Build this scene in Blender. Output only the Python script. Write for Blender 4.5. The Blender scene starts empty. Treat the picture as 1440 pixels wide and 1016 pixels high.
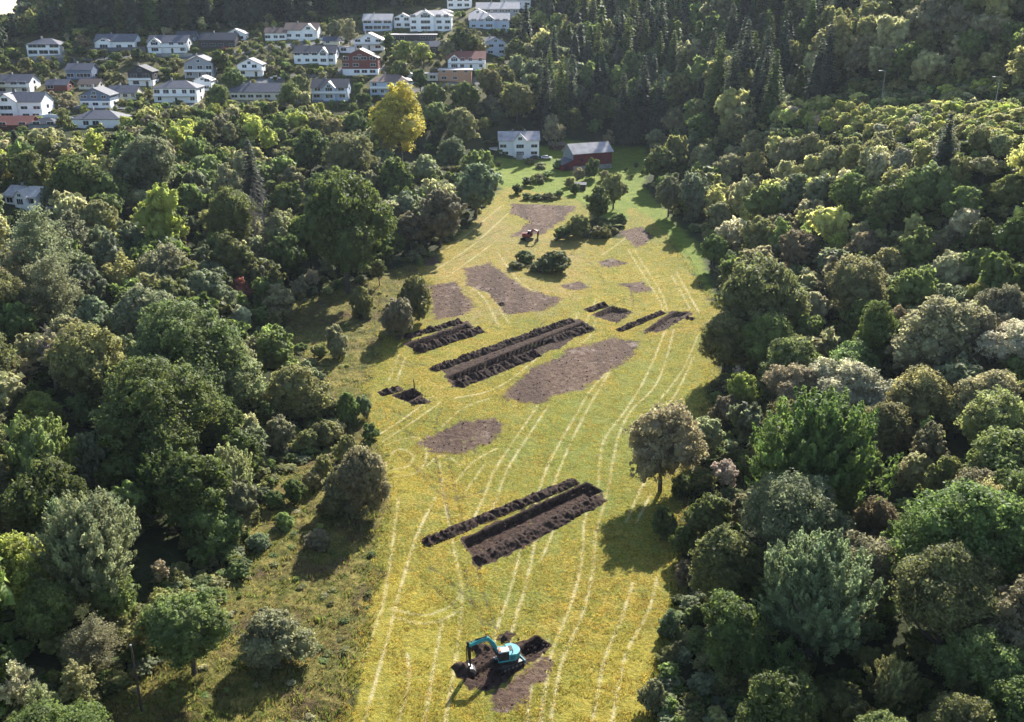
import bpy, math, random
import numpy as np
R = math.radians
random.seed(7); rng = np.random.default_rng(11)
SC = bpy.context.scene
COL = SC.collection

# ------------------------------------------------------------------ camera
CAMZ = 72.0; PITCH = R(21.0); F = 1350.0; CX, CY = 720.0, 508.0
cp, sp = math.cos(PITCH), math.sin(PITCH)
cam_d = bpy.data.cameras.new('camera'); cam = bpy.data.objects.new('camera', cam_d); COL.objects.link(cam)
cam.location = (0, 0, CAMZ); cam.rotation_euler = (math.pi/2 - PITCH, 0, 0)
cam_d.sensor_width = 36; cam_d.lens = 36*F/1440; cam_d.clip_end = 4000; cam_d.clip_start = 0.5
SC.camera = cam

def proj(x, y, z):
    dz = z - CAMZ
    d = y*cp - dz*sp
    v = y*sp + dz*cp
    return CX + F*x/d, CY - F*v/d, d

def ray(px, py):
    u = (px-CX)/F; v = (CY-py)/F
    return np.array([u, cp + v*sp, -sp + v*cp])

# ------------------------------------------------------------------ terrain
CTRL = []
def cz(px, py, z):            # control point: a pixel of the photo and the ground height there
    d = ray(px, py); t = (z-CAMZ)/d[2]
    CTRL.append((d[0]*t, d[1]*t, z))
def cy_(px, Y, z):            # control point from column, distance, height
    d = Y*cp - (z-CAMZ)*sp
    CTRL.append(((px-CX)/F*d, Y, z))
for a in [(500,1016,0),(720,1016,0),(940,1016,0),(540,850,0),(720,850,0),(920,850,0),(550,700,0),(720,700,0),(930,700,0),
          (530,560,1.2),(720,560,1.2),(960,560,1.2),(560,480,2.2),(740,480,2.2),(970,480,2.4),(600,400,4),(760,400,4),(960,400,4.2),
          (650,340,5.6),(760,330,5.8),(900,330,5.8),(700,285,7.6),(800,280,7.8),(880,285,7.6),(700,240,10),(800,240,10),(890,240,9.8),
          (730,222,11.5),(830,222,11),(900,215,11.5),(640,250,12),(560,240,15),
          (380,900,0),(200,1000,1),(420,800,0),(440,640,0),(440,460,1.8),(520,420,3),
          (60,1016,3),(60,800,5),(200,700,3),(340,640,1),(60,600,7),(200,560,4),(60,450,11),(250,450,5),(30,290,21),(150,330,13),(330,400,4.5),
          (350,290,9),(480,390,4),(150,230,24),(330,220,20),(470,230,15),(560,190,20),
          (1000,600,1),(1000,440,4.2),(980,370,5),(1050,720,1),(1000,900,0.5),(1100,900,1),(1250,950,3),(1400,950,6),(1400,780,7),(1250,700,4),(1120,560,3),
          (1250,520,8),(1430,520,13),(1100,420,6),(1250,400,14),(1430,380,21),(1050,320,9),(1200,300,20),(1430,300,29),(1000,260,11),(1100,230,21),(1250,225,34),(1430,215,38.5),
          (950,220,13),(1000,180,24),(1040,160,30)]:
    cz(*a)
for a in [(1120,330,35.5),(1200,312,37),(1300,280,39.5),(1430,255,41.5),
          (1120,350,35.5),(1200,332,37),(1300,300,39),(1430,275,40.5),
          (1120,420,60),(1220,400,65),(1320,370,66),(1440,350,70),(1120,500,95),(1300,460,105),(1440,430,110),(1200,700,180),(1440,650,190),
          (1020,370,34),(1020,440,52),(1000,560,95),(1050,700,165),(900,420,24),(850,440,28),(800,440,27),(900,500,50),(820,520,48),(900,620,100),(820,650,96),(900,800,170),
          (740,420,24),(740,470,38),(740,540,55),(760,620,80),(760,760,130)]:
    cy_(*a)
# village slope and hill to the left
for a in [(250,345,25),(100,350,28),(400,350,23),(40,330,26),
          (40,390,31),(150,400,32),(250,400,31.6),(360,400,31.6),(470,400,31.5),(560,405,32),(640,410,33.5),
          (60,430,38.5),(200,430,38),(350,430,38.4),(500,430,37.5),(600,430,38),(690,440,40),
          (60,462,46.5),(165,465,47.4),(235,465,46.8),(310,467,48),(420,470,50),(520,470,49),(690,470,48),
          (60,500,53),(200,505,56),(420,505,55.5),(530,500,54),(605,500,54.5),(700,500,54.5),
          (60,540,56),(200,550,66),(400,550,68),(560,540,63),(650,540,63.5),(720,540,64),
          (40,620,52),(120,620,74),(250,620,86),(450,620,88),(600,600,78),(700,610,80),
          (20,760,46),(150,760,110),(350,760,130),(600,760,130),(20,900,40),(250,900,150),(700,900,170)]:
    cy_(*a)
C = np.array(CTRL)
nC = len(C)
def kern(d): return np.sqrt(d*d + 25.0)
Dm = kern(np.hypot(C[:,None,0]-C[None,:,0], C[:,None,1]-C[None,:,1]))
A = np.zeros((nC+3, nC+3)); A[:nC,:nC] = Dm - np.eye(nC)*2.0
A[:nC,nC] = 1; A[:nC,nC+1] = C[:,0]/100; A[:nC,nC+2] = C[:,1]/100
A[nC:,:nC] = A[:nC,nC:].T
W = np.linalg.solve(A, np.concatenate([C[:,2], [0,0,0]]))
GX0, GX1, GY0, GY1, GS = -560, 560, -60, 960, 5.0
gx = np.arange(GX0, GX1+.1, GS); gy = np.arange(GY0, GY1+.1, GS)
GXX, GYY = np.meshgrid(gx, gy)
Z = np.zeros_like(GXX)
for k in range(nC):
    Z += W[k]*kern(np.hypot(GXX-C[k,0], GYY-C[k,1]))
Z += W[nC] + W[nC+1]*GXX/100 + W[nC+2]*GYY/100
# near the drone and beyond the control points the ground stays tame
m = np.clip((90-GYY)/90, 0, 1)
Z = Z*(1-m) + (np.clip(np.abs(GXX)-40, 0, 90)*0.08)*m
Z = np.clip(Z, -1, 210)
for _ in range(1):
    Zp = np.pad(Z, 1, mode='edge')
    Z = (Zp[1:-1,1:-1]*4 + Zp[:-2,1:-1]+Zp[2:,1:-1]+Zp[1:-1,:-2]+Zp[1:-1,2:])/8

def terr(x, y):
    x = np.asarray(x, float); y = np.asarray(y, float)
    fx = np.clip((x-GX0)/GS, 0, len(gx)-1.001); fy = np.clip((y-GY0)/GS, 0, len(gy)-1.001)
    ix = fx.astype(int); iy = fy.astype(int); tx = fx-ix; ty = fy-iy
    return (Z[iy,ix]*(1-tx)*(1-ty) + Z[iy,ix+1]*tx*(1-ty) + Z[iy+1,ix]*(1-tx)*ty + Z[iy+1,ix+1]*tx*ty)

_T = np.concatenate([np.arange(60, 300, .5), np.arange(300, 1000, 1.0)])
def at(px, py):
    """the ground point seen at a pixel of the photo"""
    d = ray(px, py)
    P = np.outer(_T, d); h = P[:,2]+CAMZ - terr(P[:,0], P[:,1])
    k = np.argmax(h < 0)
    if h[k] >= 0: k = len(_T)-1
    if k == 0: return P[0,0], P[0,1], float(terr(P[0,0], P[0,1])), _T[0]
    t = _T[k-1] + (_T[k]-_T[k-1])*h[k-1]/(h[k-1]-h[k]+1e-9)
    x, y = d[0]*t, d[1]*t
    return float(x), float(y), float(terr(x, y)), float(t)

def stand(px, top, wpx, ratio):
    """stand a tree on the ground so that its crown of wpx pixels has its top at (px, top)"""
    d = ray(px, top)
    P = np.outer(_T, d); h = P[:,2]+CAMZ - terr(P[:,0], P[:,1]) - ratio*wpx*_T/F
    k = np.argmax(h < 0)
    if h[k] >= 0: k = len(_T)-1
    t = _T[k]
    return float(d[0]*t), float(d[1]*t), wpx*t/F

# ------------------------------------------------------------------ noise
_L = rng.random((256, 256))
def vnoise(x, y):
    xi = np.floor(x).astype(int); yi = np.floor(y).astype(int); fx = x-xi; fy = y-yi
    fx = fx*fx*(3-2*fx); fy = fy*fy*(3-2*fy)
    a = _L[yi%256, xi%256]; b = _L[yi%256, (xi+1)%256]; c = _L[(yi+1)%256, xi%256]; d = _L[(yi+1)%256, (xi+1)%256]
    return (a*(1-fx)+b*fx)*(1-fy) + (c*(1-fx)+d*fx)*fy
def fbm(x, y, o=3):
    s = 0; a = .5; n = 0
    for k in range(o):
        s = s + a*vnoise(x*2**k+17*k, y*2**k+31*k); n += a; a *= .5
    return s/n
def sstep(a, b, v):
    t = np.clip((v-a)/(b-a), 0, 1); return t*t*(3-2*t)

# ------------------------------------------------------------------ materials
MATS = {}
def mat(name, rgb, rough=.7, metal=0, noise=0, nscale=3, spec=.3):
    m_ = bpy.data.materials.new(name); m_.use_nodes = True
    nt = m_.node_tree; b = nt.nodes['Principled BSDF']
    b.inputs['Roughness'].default_value = rough; b.inputs['Metallic'].default_value = metal
    b.inputs['Specular IOR Level'].default_value = spec
    b.inputs['Base Color'].default_value = (*rgb, 1)
    if noise:
        tc = nt.nodes.new('ShaderNodeTexCoord'); n = nt.nodes.new('ShaderNodeTexNoise'); n.inputs['Scale'].default_value = nscale; n.inputs['Detail'].default_value = 5
        nt.links.new(tc.outputs['Object'], n.inputs['Vector'])
        mr = nt.nodes.new('ShaderNodeMapRange'); mr.inputs[1].default_value = .3; mr.inputs[2].default_value = .7
        mr.inputs[3].default_value = 1-noise; mr.inputs[4].default_value = 1+noise
        nt.links.new(n.outputs['Fac'], mr.inputs[0])
        mx = nt.nodes.new('ShaderNodeMix'); mx.data_type = 'RGBA'; mx.blend_type = 'MULTIPLY'; mx.inputs[0].default_value = 1
        mx.inputs[6].default_value = (*rgb, 1); nt.links.new(mr.outputs[0], mx.inputs[7])
        nt.links.new(mx.outputs[2], b.inputs['Base Color'])
    MATS[name] = m_
    return m_
def M(name): return MATS[name]

def nd(nt, typ, **kw):
    n = nt.nodes.new(typ)
    for k, v in kw.items(): setattr(n, k, v)
    return n

def foliage(name, attr=None):
    """leaf material: colour from the object (or a tint attribute), varied leaf by leaf"""
    m_ = bpy.data.materials.new(name); m_.use_nodes = True; nt = m_.node_tree
    nt.nodes.clear(); L = nt.links.new
    out = nd(nt, 'ShaderNodeOutputMaterial')
    if attr: src = nd(nt, 'ShaderNodeAttribute', attribute_name=attr).outputs['Color']
    else: src = nd(nt, 'ShaderNodeObjectInfo').outputs['Color']
    va = nd(nt, 'ShaderNodeAttribute', attribute_name='leafvar')
    geo = nd(nt, 'ShaderNodeNewGeometry')
    no = nd(nt, 'ShaderNodeTexNoise'); no.inputs['Scale'].default_value = .45; no.inputs['Detail'].default_value = 2
    L(geo.outputs['Position'], no.inputs['Vector'])
    # brightness
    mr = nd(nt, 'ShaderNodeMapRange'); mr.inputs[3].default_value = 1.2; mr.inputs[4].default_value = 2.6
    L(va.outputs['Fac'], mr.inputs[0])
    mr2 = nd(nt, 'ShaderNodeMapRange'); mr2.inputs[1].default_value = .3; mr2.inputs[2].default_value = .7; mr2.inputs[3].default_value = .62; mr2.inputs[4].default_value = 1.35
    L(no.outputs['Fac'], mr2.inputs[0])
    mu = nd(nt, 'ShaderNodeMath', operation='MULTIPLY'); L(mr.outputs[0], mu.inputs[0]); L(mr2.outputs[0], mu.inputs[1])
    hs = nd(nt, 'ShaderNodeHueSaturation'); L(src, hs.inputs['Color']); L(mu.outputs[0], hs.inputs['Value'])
    hm = nd(nt, 'ShaderNodeMapRange'); hm.inputs[3].default_value = .475; hm.inputs[4].default_value = .52
    no2 = nd(nt, 'ShaderNodeTexNoise'); no2.inputs['Scale'].default_value = .3; L(geo.outputs['Position'], no2.inputs['Vector'])
    L(no2.outputs['Fac'], hm.inputs[0]); L(hm.outputs[0], hs.inputs['Hue'])
    p = nd(nt, 'ShaderNodeBsdfPrincipled'); p.inputs['Roughness'].default_value = .62; p.inputs['Specular IOR Level'].default_value = .3
    L(hs.outputs['Color'], p.inputs['Base Color'])
    tr = nd(nt, 'ShaderNodeBsdfTranslucent')
    h2 = nd(nt, 'ShaderNodeHueSaturation'); h2.inputs['Value'].default_value = 1.5; h2.inputs['Saturation'].default_value = 1.06; h2.inputs['Hue'].default_value = .496
    L(hs.outputs['Color'], h2.inputs['Color']); L(h2.outputs['Color'], tr.inputs['Color'])
    mx = nd(nt, 'ShaderNodeMixShader'); mx.inputs[0].default_value = .5
    L(p.outputs[0], mx.inputs[1]); L(tr.outputs[0], mx.inputs[2]); L(mx.outputs[0], out.inputs[0])
    MATS[name] = m_
foliage('leaves'); foliage('leaves_mass', 'tint')
mat('bark', (.09,.075,.06), .9, noise=.5, nscale=2)
mat('pale_bark', (.34,.31,.28), .9, noise=.4, nscale=2)
mat('dead_wood', (.2,.165,.14), .9, noise=.3)
mat('fresh_soil', (.036,.022,.017), .95, noise=.55, nscale=1.7, spec=.15)
mat('white_paint', (.82,.83,.84), .6, noise=.06, nscale=.6)
mat('cream_paint', (.62,.57,.46), .6, noise=.06, nscale=.6)
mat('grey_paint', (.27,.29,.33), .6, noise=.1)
mat('blue_grey_paint', (.13,.17,.25), .6, noise=.1)
mat('pale_blue_paint', (.42,.49,.6), .6, noise=.06)
mat('black_paint', (.035,.032,.035), .6, noise=.2)
mat('red_brown_paint', (.16,.045,.035), .7, noise=.2)
mat('barn_red', (.16,.028,.034), .75, noise=.3, nscale=.8)
mat('orange_paint', (.5,.27,.17), .7, noise=.1)
mat('slate_roof', (.11,.11,.13), .6, noise=.2, nscale=1.2)
mat('pale_roof', (.5,.45,.43), .6, noise=.2, nscale=1.0)
mat('weathered_roof', (.44,.39,.39), .45, noise=.35, nscale=.35)
mat('dark_roof', (.05,.05,.06), .5, noise=.2)
mat('brown_roof', (.16,.11,.09), .6, noise=.2)
mat('red_roof', (.26,.1,.075), .7, noise=.2)
mat('concrete', (.3,.29,.28), .85, noise=.25, nscale=.7)
mat('window_glass', (.015,.02,.03), .12, spec=.6)
mat('trim', (.75,.76,.78), .5)
mat('teal_paint', (.025,.27,.30), .38, noise=.28, nscale=2.5, spec=.5)
def muddy(name):
    m_ = M(name); nt = m_.node_tree; b = nt.nodes['Principled BSDF']; src = b.inputs['Base Color'].links[0].from_socket
    tc = nt.nodes.new('ShaderNodeTexCoord'); n = nt.nodes.new('ShaderNodeTexNoise'); n.inputs['Scale'].default_value = 1.7; n.inputs['Detail'].default_value = 7; n.inputs['Roughness'].default_value = .75
    nt.links.new(tc.outputs['Object'], n.inputs['Vector']); mr = nt.nodes.new('ShaderNodeMapRange'); mr.inputs[1].default_value = .5; mr.inputs[2].default_value = .72; mr.inputs[4].default_value = .75
    nt.links.new(n.outputs['Fac'], mr.inputs[0]); mx = nt.nodes.new('ShaderNodeMix'); mx.data_type = 'RGBA'; nt.links.new(mr.outputs[0], mx.inputs[0]); nt.links.new(src, mx.inputs[6]); mx.inputs[7].default_value = (.13,.10,.07,1)
    nt.links.new(mx.outputs[2], b.inputs['Base Color'])
muddy('teal_paint')
mat('teal_dark', (.02,.2,.23), .4, noise=.15, spec=.5)
mat('machine_black', (.02,.02,.022), .6, noise=.3)
mat('machine_grey', (.45,.5,.52), .4, noise=.1)
mat('machine_red', (.22,.025,.02), .4, noise=.15)
mat('steel', (.28,.27,.26), .4, metal=.7, noise=.25)
mat('hazard_orange', (.7,.16,.05), .5)
mat('galvanised', (.35,.36,.37), .5, metal=.5)
mat('car_white', (.75,.76,.78), .25, spec=.6); mat('car_dark', (.03,.04,.07), .25, spec=.6); mat('car_red', (.35,.03,.03), .25, spec=.6)
mat('tyre', (.02,.02,.02), .9)
mat('timber', (.07,.05,.04), .9, noise=.3)

# ------------------------------------------------------------------ mesh helpers
class MB:
    def __init__(s): s.v = []; s.f = []; s.m = []; s.mats = []
    def mi(s, m_):
        if m_ not in s.mats: s.mats.append(m_)
        return s.mats.index(m_)
    def add(s, vs, fs, m_):
        k = len(s.v); s.v += [tuple(p) for p in vs]; i = s.mi(m_)
        for f in fs: s.f.append(tuple(a+k for a in f)); s.m.append(i)
        return s
    def box(s, x0, x1, y0, y1, z0, z1, m_):
        return s.add([(x0,y0,z0),(x1,y0,z0),(x1,y1,z0),(x0,y1,z0),(x0,y0,z1),(x1,y0,z1),(x1,y1,z1),(x0,y1,z1)],
                     [(0,3,2,1),(4,5,6,7),(0,1,5,4),(1,2,6,5),(2,3,7,6),(3,0,4,7)], m_)
    def prism(s, prof, y0, y1, m_, axis='y'):
        n = len(prof)
        if axis == 'y': vs = [(x,y0,z) for x,z in prof]+[(x,y1,z) for x,z in prof]
        elif axis == 'x': vs = [(y0,x,z) for x,z in prof]+[(y1,x,z) for x,z in prof]
        else: vs = [(x,z,y0) for x,z in prof]+[(x,z,y1) for x,z in prof]
        fs = [tuple(range(n))[::-1], tuple(range(n, 2*n))]+[(i,(i+1)%n,n+(i+1)%n,n+i) for i in range(n)]
        return s.add(vs, fs, m_)
    def tube(s, pts, rads, m_, n=7):
        pts = [np.array(p, float) for p in pts]; vs = []
        for i, p in enumerate(pts):
            d = pts[min(i+1, len(pts)-1)] - pts[max(i-1, 0)]; d = d/(np.linalg.norm(d)+1e-9)
            a = np.cross(d, (0,0,1) if abs(d[2]) < .9 else (1,0,0)); a /= np.linalg.norm(a); b = np.cross(d, a)
            for k in range(n):
                t = 2*math.pi*k/n; vs.append(p + rads[i]*(a*math.cos(t)+b*math.sin(t)))
        fs = []
        for i in range(len(pts)-1):
            for k in range(n): fs.append((i*n+k, i*n+(k+1)%n, (i+1)*n+(k+1)%n, (i+1)*n+k))
        fs.append(tuple(range(n))[::-1]); fs.append(tuple(range((len(pts)-1)*n, len(pts)*n)))
        return s.add(vs, fs, m_)
    def mesh(s, name, smooth=False):
        me = bpy.data.meshes.new(name); me.from_pydata(s.v, [], s.f)
        for m_ in s.mats: me.materials.append(M(m_))
        me.polygons.foreach_set('material_index', s.m)
        if smooth: me.polygons.foreach_set('use_smooth', [True]*len(s.f))
        me.update(); return me
    def obj(s, name, parent=None, loc=None, rot=None, smooth=False, bevel=0):
        o = bpy.data.objects.new(name, s.mesh(name, smooth)); COL.objects.link(o)
        if parent: o.parent = parent
        if loc is not None: o.location = loc
        if rot is not None: o.rotation_euler = rot
        if bevel:
            b = o.modifiers.new('bevel', 'BEVEL'); b.width = bevel; b.segments = 2; b.limit_method = 'ANGLE'
        return o
def tag(o, label=None, cat=None, group=None, kind=None):
    if label: o['label'] = label
    if cat: o['category'] = cat
    if group: o['group'] = group
    if kind: o['kind'] = kind
    return o
def empty(name, loc, rz=0, label=None, cat=None, group=None):
    o = bpy.data.objects.new(name, None); COL.objects.link(o); o.location = loc; o.rotation_euler = (0,0,rz)
    o.empty_display_size = .5
    return tag(o, label, cat, group)
def np_mesh(name, verts, faces, mats, smooth=False, k=None):
    """fast mesh from arrays; faces (n,k)"""
    me = bpy.data.meshes.new(name)
    nv = len(verts); nf, k = faces.shape
    me.vertices.add(nv); me.vertices.foreach_set('co', np.asarray(verts, np.float32).ravel())
    me.loops.add(nf*k); me.loops.foreach_set('vertex_index', faces.astype(np.int32).ravel())
    me.polygons.add(nf); me.polygons.foreach_set('loop_start', np.arange(0, nf*k, k, dtype=np.int32))
    me.polygons.foreach_set('loop_total', np.full(nf, k, np.int32))
    for m_ in mats: me.materials.append(M(m_))
    if smooth: me.polygons.foreach_set('use_smooth', np.ones(nf, bool))
    me.update(calc_edges=True)
    return me
def fattr(me, name, arr):
    a = me.attributes.new(name, 'FLOAT', 'POINT'); a.data.foreach_set('value', np.asarray(arr, np.float32).ravel())
def cattr(me, name, arr):
    a = me.attributes.new(name, 'FLOAT_COLOR', 'POINT')
    c = np.ones((len(arr), 4), np.float32); c[:,:3] = arr
    a.data.foreach_set('color', c.ravel())

# ------------------------------------------------------------------ ground plan (pixels of the photo turned into places)
def W_(pts): return np.array([at(*p)[:2] for p in pts])
FIELD = W_([(470,1040),(492,1000),(508,920),(522,850),(532,790),(540,740),(548,690),(545,640),(524,610),(508,570),(520,520),(545,478),(572,462),(604,440),(606,400),(590,376),(640,332),(690,284),(712,262),(760,270),(812,282),(835,300),(820,335),(870,335),(885,290),(905,300),(945,345),(985,400),(1012,440),(1005,500),(990,560),(1000,600),(960,680),(955,760),(950,850),(930,920),(915,1040)])
LAWN = W_([(694,228),(690,250),(706,268),(715,282),(815,284),(870,318),(900,300),(945,345),(985,400),(1005,420),(985,350),(930,290),(905,262),(925,225),(900,205),(862,204),(790,198),(757,208),(745,224),(700,222)])
MEADOW = W_([(400,430),(470,410),(560,380),(600,372),(612,400),(604,440),(572,462),(520,520),(508,570),(524,610),(545,640),(548,690),(532,790),(508,920),(470,1040),(120,1040),(180,960),(260,900),(330,800),(345,740),(400,660),(470,620),(470,560),(440,520),(400,480)])
SOIL_OLD = [W_(p) for p in [
    [(705,556),(735,527),(800,492),(860,475),(902,480),(893,500),(822,545),(760,568),(715,563)],
    [(588,624),(640,594),(692,585),(712,596),(700,617),(655,640),(602,637)],
    [(600,402),(640,396),(668,430),(652,444),(612,450)],
    [(652,377),(690,370),(745,408),(792,420),(765,438),(712,442),(684,412),(655,402)],
    [(718,286),(812,290),(790,312),(762,330),(718,334),(745,312),(718,300)],
    [(868,327),(905,318),(920,336),(895,349)],[(838,369),(860,362),(884,370),(855,378)],
    [(868,399),(905,396),(920,408),(895,412)],[(788,401),(815,396),(832,405),(810,410)],
    [(715,955),(765,918),(779,928),(775,950),(745,985),(705,1003),(690,976)],
    [(590,368),(612,362),(618,370),(598,376)]]]
SOIL_NEW = [W_(p) for p in [
    [(636,944),(662,926),(690,912),(735,898),(775,903),(768,920),(722,955),(692,972),(655,974)],
    [(650,756),(826,678),(850,692),(846,712),(672,802)],
    [(620,520),(812,448),(836,462),(790,488),(700,528),(640,548)],
    [(900,470),(945,438),(975,440),(960,452),(925,468)],
    [(835,446),(862,430),(890,440),(870,455)],
    [(566,484),(655,452),(668,460),(582,492)],
    [(552,556),(580,546),(596,555),(604,566),(578,572)]]]
# trenches: outline (far-left, far-right, near-right, near-left), depth in metres
TRENCH = [(W_(p), d) for p, d in [
    ([(650,760),(824,680),(846,691),(666,780)], 1.15),
    ([(627,531),(818,454),(829,460),(644,538)], 1.3),
    ([(571,485),(655,457),(663,461),(580,490)], 1.2),
    ([(834,443),(861,431),(886,438),(850,446)], .95),
    ([(906,466),(946,440),(970,438),(925,465)], .8),
    ([(553,557),(580,547),(592,555),(574,565)], 1.5),
    ([(730,911),(754,895),(773,908),(740,926)], 1.2),
    ([(655,952),(690,928),(712,945),(690,965)], .6)]]
PALE = [  # mown track lines of pale straw
 [(486,1016),(513,921),(539,847),(554,751),(560,700)], [(512,1016),(543,906),(567,814),(587,751),(612,700)],
 [(550,856),(576,863),(602,865),(632,853),(648,835)], [(556,868),(591,877),(625,871),(650,855)],
 [(597,1016),(613,921),(622,877)], [(626,1016),(643,914),(650,840),(640,780),(625,700),(618,650)],
 [(684,960),(700,880),(717,832),(732,773),(740,745)], [(706,960),(722,880),(739,825),(752,766),(760,740)],
 [(774,1016),(791,929),(820,862),(834,800),(838,751),(848,715),(856,684),(861,654),(872,607),(890,575),(926,535),(948,463)], [(760,1016),(772,935),(783,899),(806,840),(819,780),(822,733),(832,705),(841,684),(843,654),(850,618),(879,578),(908,531),(935,466)],
 [(833,1016),(850,929),(872,875),(890,820)], [(861,1016),(880,921),(911,862),(925,810)],
 [(664,735),(685,688),(700,654),(756,571)], [(682,735),(698,703),(717,654),(771,571)],
 [(752,712),(771,654),(807,589),(836,542),(876,506)], [(772,706),(789,654),(825,578),(857,524)],
  [(926,589),(955,546),(975,502)], [(880,735),(900,690),(918,660)], [(895,735),(915,695)],
 [(883,351),(921,412),(933,437)], [(892,351),(926,405),(939,437)], [(944,387),(970,434)], [(951,383),(984,441)],
 [(547,535),(561,499)], [(558,535),(570,503)], [(507,627),(572,586),(608,557)], [(529,627),(587,589),(620,565)],
 [(592,372),(650,335),(705,290)], [(612,380),(665,345),(715,300)], [(628,390),(690,345)],
 [(653,398),(680,419),(702,459)], [(665,398),(692,419),(716,455)], [(700,355),(735,400),(790,425)],
 [(818,470),(828,445),(838,420)], [(806,470),(812,440)], [(845,360),(880,335)], [(815,485),(832,470),(838,450)],
 [(530,640),(545,625),(585,615),(600,640),(585,665),(550,670)], [(540,648),(560,632),(580,640),(575,655),(552,660)],
 [(640,680),(665,650),(700,630)], [(655,690),(680,655)], [(622,600),(650,575),(690,560)], [(640,560),(700,545),(760,500)],
 [(600,655),(622,640),(648,655)], [(930,560),(960,520),(982,470)], [(760,790),(790,720),(800,700)],
 [(560,1016),(575,960),(573,920)], [(742,1016),(748,960),(770,900)],
]
RUT = [  # dark wheel and track ruts
 [(570,798),(605,822),(640,855)], [(600,795),(650,835),(690,880)], [(652,800),(662,840),(686,895)], [(672,800),(684,850),(702,895)],
 [(612,640),(625,700),(635,740)], [(628,640),(640,690),(652,740)], [(585,660),(630,700),(680,690)], [(560,640),(600,668),(640,690)],
 [(555,500),(575,510),(600,515)], [(560,510),(590,520)], [(620,575),(612,600),(615,640)], [(540,570),(580,590),(640,600),(670,640)], [(535,580),(560,600),(600,620)],
 [(690,460),(708,440),(740,430)], [(745,470),(780,440)], [(780,350),(830,370),(850,400)], [(820,340),(800,360)],
 [(650,350),(690,330),(715,320)], [(640,365),(680,345)], [(885,395),(890,430),(880,440)], [(860,430),(880,420),(900,425)],
]
def poly_sd(P, X, Y):
    """signed distance to a polygon, positive inside"""
    d = np.full(X.shape, 1e9); ins = np.zeros(X.shape, bool); n = len(P)
    for i in range(n):
        a, b = P[i], P[(i+1)%n]; e = b-a
        wx, wy = X-a[0], Y-a[1]; t = np.clip((wx*e[0]+wy*e[1])/(e@e), 0, 1)
        d = np.minimum(d, np.hypot(wx-e[0]*t, wy-e[1]*t))
        c = ((a[1] > Y) != (b[1] > Y))
        with np.errstate(divide='ignore', invalid='ignore'):
            xx = (b[0]-a[0])*(Y-a[1])/(b[1]-a[1]+1e-12)+a[0]
        ins ^= c & (X < xx)
    return np.where(ins, d, -d)
def smooth_line(P, n=6):
    P = np.asarray(P, float)
    if len(P) < 3: return P
    out = []
    for i in range(len(P)-1):
        p0, p1, p2, p3 = P[max(i-1,0)], P[i], P[i+1], P[min(i+2,len(P)-1)]
        for k in range(n):
            t = k/n
            out.append(.5*((2*p1)+(-p0+p2)*t+(2*p0-5*p1+4*p2-p3)*t*t+(-p0+3*p1-3*p2+p3)*t**3))
    out.append(P[-1]); return np.array(out)
def line_d(P, X, Y, d=None):
    d = np.full(X.shape, 1e9) if d is None else d
    for a, b in zip(P[:-1], P[1:]):
        e = b-a; wx, wy = X-a[0], Y-a[1]; t = np.clip((wx*e[0]+wy*e[1])/(e@e+1e-9), 0, 1)
        d = np.minimum(d, np.hypot(wx-e[0]*t, wy-e[1]*t))
    return d

# the terrain sheet: dense where the field lies, coarse outside
us = np.concatenate([np.arange(-2.6, -.2, .014), np.arange(-.2, .235, .00125), np.arange(.235, 2.6, .014)])
ys = [-45.0]
while ys[-1] < 940:
    y = ys[-1]
    ys.append(y + (4 if y < 76 else (.0027*y if y < 400 else 3.0 if y < 600 else 6.0)))
ys = np.array(ys)
UU, YY = np.meshgrid(us, ys); XX = UU*(YY+60)
XX = np.clip(XX, -700, 700)
ZZ = terr(XX, YY)
shp = XX.shape
fx_, fy_ = XX.ravel(), YY.ravel()
near = (np.abs(UU.ravel()) < .3) & (fy_ > 74) & (fy_ < 420)
X, Y = fx_[near], fy_[near]
def blank(): return np.zeros(fx_.shape)
att = {k: blank() for k in ('lush','gold','tan','field','meadow','lawn','soil','dug','pale','rut','road')}
wob = (fbm(X*.35, Y*.35, 3)-.5)*3
sf = poly_sd(FIELD, X, Y)
att['field'][near] = sstep(-2.2, 1.8, sf+wob*1.4+(fbm(X*.1, Y*.1+5, 3)-.5)*4)
att['lawn'][near] = sstep(-1.5, 1.5, poly_sd(LAWN, X, Y)+wob)
mall = (fy_ > 60) & (fy_ < 330) & (np.abs(fx_) < 160)
att['meadow'][mall] = sstep(-3, 2, poly_sd(MEADOW, fx_[mall], fy_[mall])+(fbm(fx_[mall]*.2, fy_[mall]*.2)-.5)*6)
def soft(polys, wd):
    s_ = np.full(X.shape, -99.)
    for P in polys: s_ = np.maximum(s_, poly_sd(W_(P), X, Y))
    return sstep(-wd, wd, s_+(fbm(X*.12+3, Y*.12, 3)-.5)*wd*2.5)
att['lush'][near] = soft([[(740,590),(800,560),(900,500),(975,470),(985,560),(930,640),(860,720),(800,760),(700,800),(690,730),(760,660)],[(690,640),(760,600),(770,640),(700,690)],[(640,860),(700,880),(720,900),(640,900)]], 4)
att['gold'][near] = soft([[(480,1040),(530,860),(570,790),(620,860),(650,900),(640,1040)],[(790,1040),(800,930),(850,880),(930,900),(915,1040)],[(545,700),(540,640),(590,650),(590,700)]], 3)
att['tan'][near] = soft([[(600,450),(600,390),(650,335),(700,290),(740,330),(830,345),(830,400),(760,440),(650,455)]], 5)
rag = (fbm(X*1.3, Y*1.3, 3)-.5)*2.2+(fbm(X*.3+9, Y*.3, 3)-.5)*2.2-.3
s = np.full(X.shape, -99.)
for P in SOIL_OLD: s = np.maximum(s, poly_sd(P, X, Y))
att['soil'][near] = sstep(-1.6, 1.3, s+rag)
s = np.full(X.shape, -99.)
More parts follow.
